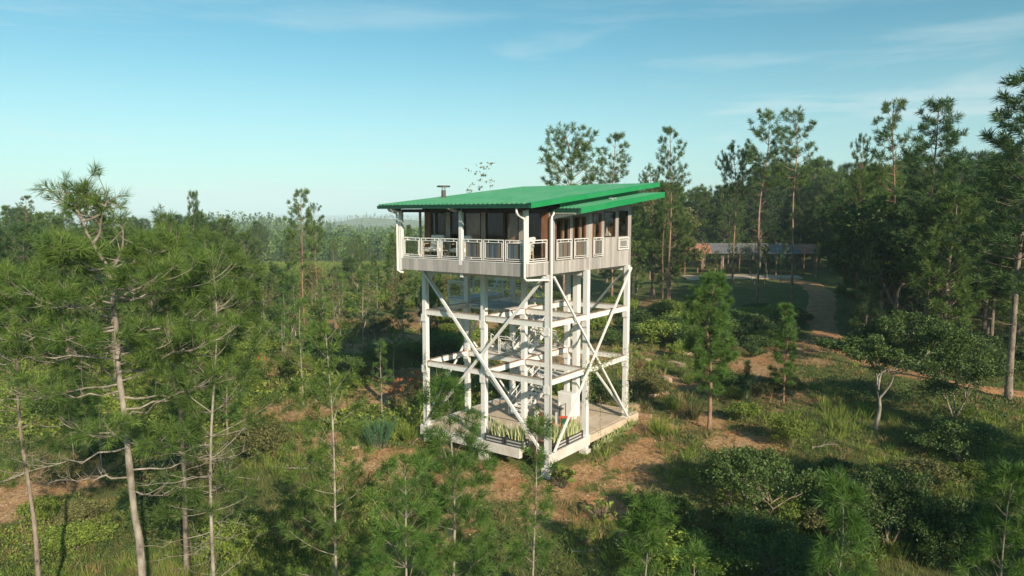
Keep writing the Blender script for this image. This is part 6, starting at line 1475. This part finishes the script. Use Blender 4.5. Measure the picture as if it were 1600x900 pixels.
def weeds():
    r = np.random.default_rng(610)
    for nm, cnt, dr, per, R_, hgt_, ls, ml, pw, label, cond in (
            ('undergrowth', 9500, (14, 70), 26, 0.45, 0.55, 0.10, 'leaf', 1.25, 'low dark leafy undergrowth between the trees', lambda x, y: vnoise(x, y, 5, 71) > 0.05 - 0.45 * sstep(3, 8, x)),
            ('creeping_cover', 17000, (15, 60), 22, 0.5, 0.20, 0.12, 'leaf_bright', 1.0, 'bright green creeping leaves covering the left slope', lambda x, y: (x < -4 - 0.05 * y) & (vnoise(x, y, 7, 72) > -0.35)),
            ('meadow_scrub', 30000, (40, 230), 15, 1.0, 0.9, 0.24, 'leaf_bright', 1.0, 'light green low scrub filling the clearing beyond', lambda x, y: (vnoise(x, y, 14, 73) > -0.6) & (x < 6) & (soil(x, y) < 0.35)),
            ('bank_cover', 2600, (58, 92), 24, 0.8, 1.1, 0.20, 'leaf', 1.0, 'thick leaves of the bank before the shelter', lambda x, y: (x > y * 0.16) & (x < y * 0.40) & (y > 60) & (y < 84)),
            ('shade_undergrowth', 5000, (28, 120), 18, 0.8, 0.6, 0.17, 'leaf', 1.0, 'dark low growth on the shaded ground right of the track', lambda x, y: (x > y * 0.44) & (vnoise(x, y, 6, 74) > -0.2))):
        x, y = scatter_pts(r, cnt, None, dr, pw); k_ = keep_off(x, y, 1.25, r, 2.4) & cond(x, y)
        x, y = x[k_], y[k_]; m_ = len(x); z = hgt(x, y)
        sz = np.repeat(r.uniform(0.5, 1.2, m_), per)
        off = r.normal(0, 1, (m_ * per, 3)); off /= np.linalg.norm(off, axis=1)[:, None]; off *= r.uniform(0.2, 1, m_ * per)[:, None] ** 0.5
        c = np.repeat(np.stack([x, y, z], 1), per, 0) + off * np.stack([sz * R_, sz * R_, sz * 0], 1)
        c[:, 2] += np.abs(off[:, 2]) * sz * hgt_ + 0.03
        T = TB(); T.leaves(c, ls, r, up=0.15, tint=np.repeat(r.uniform(0, 1, m_), per) * 0.8 + 0.1)
        tag(link(nm, T.leaf_mesh(nm, M[ml])), label, 'undergrowth', kind='stuff')
weeds()
# pebbles and clods on the bare earth
def pebbles():
    r = np.random.default_rng(620); x, y = scatter_pts(r, 26000, None, (17, 75), 1.2); s_ = soil(x, y); k_ = (r.uniform(0, 1, len(x)) < s_) & keep_off(x, y, 0, r); x, y = x[k_], y[k_]; m_ = len(x); z = hgt(x, y)
    sz = r.uniform(0.02, 0.07, m_) * r.uniform(0.6, 1.6, m_); base = np.array([[1, 0, 0], [0, 1, 0], [-1, 0, 0], [0, -1, 0], [0, 0, .8]], float)
    V = (base[None] * r.uniform(.6, 1.3, (m_, 5, 1)) * sz[:, None, None]) + np.stack([x, y, z], 1)[:, None]
    ix = np.arange(m_)[:, None, None] * 5 + np.array([[0, 1, 4], [1, 2, 4], [2, 3, 4], [3, 0, 4]])[None]
    me = mesh_np('pebbles', V.reshape(-1, 3), tris=ix.reshape(-1, 3), tint_t=np.repeat(r.uniform(0, 1, m_), 4), mats=[M['rock']])
    tag(link('pebbles', me), 'small stones and clods strewn on the bare earth', 'stones', kind='stuff')
pebbles()

# fallen dead branches
for i, (px, py, ln, lab_) in enumerate([(45, 745, 3.2, 'long pale fallen branch lying on the bare earth at the far left'), (455, 735, 1.6, 'fallen twiggy branch left of the thin sparse pine'), (250, 830, 1.8, 'grey fallen branch in the grass under the slender pine'),
        (655, 690, 1.5, 'crooked dead branch left of the slab corner'), (1010, 640, 1.2, 'short dead branch beside the far right leg'), (915, 865, 1.1, 'small dead branch among the weeds at the bottom'), (1290, 700, 1.6, 'dead branch in the grass before the spreading tree')]):
    x, y = G(px, py); r = np.random.default_rng(700 + i); T = TB(); t_ = np.linspace(-0.5, 0.5, 9)
    P = np.stack([t_ * ln, 0.12 * ln * np.sin(t_ * 4 + i), 0.10 + 0.05 * ln * np.cos(t_ * 3)], 1); T.limb(P, 0.035 * (1.1 - (t_ + 0.5)) + 0.006, 6)
    for _ in range(9):
        p = P[r.integers(1, 8)]; dv = np.array([r.uniform(0.2, 1), r.normal(0, .7), r.uniform(0.05, .6)]); dv /= np.linalg.norm(dv); l2 = ln * r.uniform(0.12, 0.3)
        T.limb(np.stack([p, p + dv * l2 * .5 + r.normal(0, .03, 3), p + dv * l2]), [0.012, 0.009, 0.004], 4)
    o = link('fallen_branch', T.wood_mesh('fallen_branch', M['bark_pale']), None, ground_at(x, y), r.uniform(0, 3)); tag(o, lab_, 'branch')

# ------------------------------------------------------------------ haze
def haze():
    m_ = MB(); m_.box(-9200, 9200, -9200, 9200, -62, 130)
    o = m_.build('haze', []); m = bpy.data.materials.new('haze_air'); m.use_nodes = True; n = m.node_tree.nodes
    n.remove(n['Principled BSDF']); v = n.new('ShaderNodeVolumePrincipled'); v.inputs['Density'].default_value = HAZE; v.inputs['Color'].default_value = (0.72, 0.93, 1.0, 1); v.inputs['Anisotropy'].default_value = -0.22
    m.node_tree.links.new(v.outputs[0], n['Material Output'].inputs['Volume']); o.data.materials.append(m); o['kind'] = 'stuff'; o['label'] = 'thin pale blue air haze'; o['category'] = 'haze'
HAZE = 0.00026
haze()
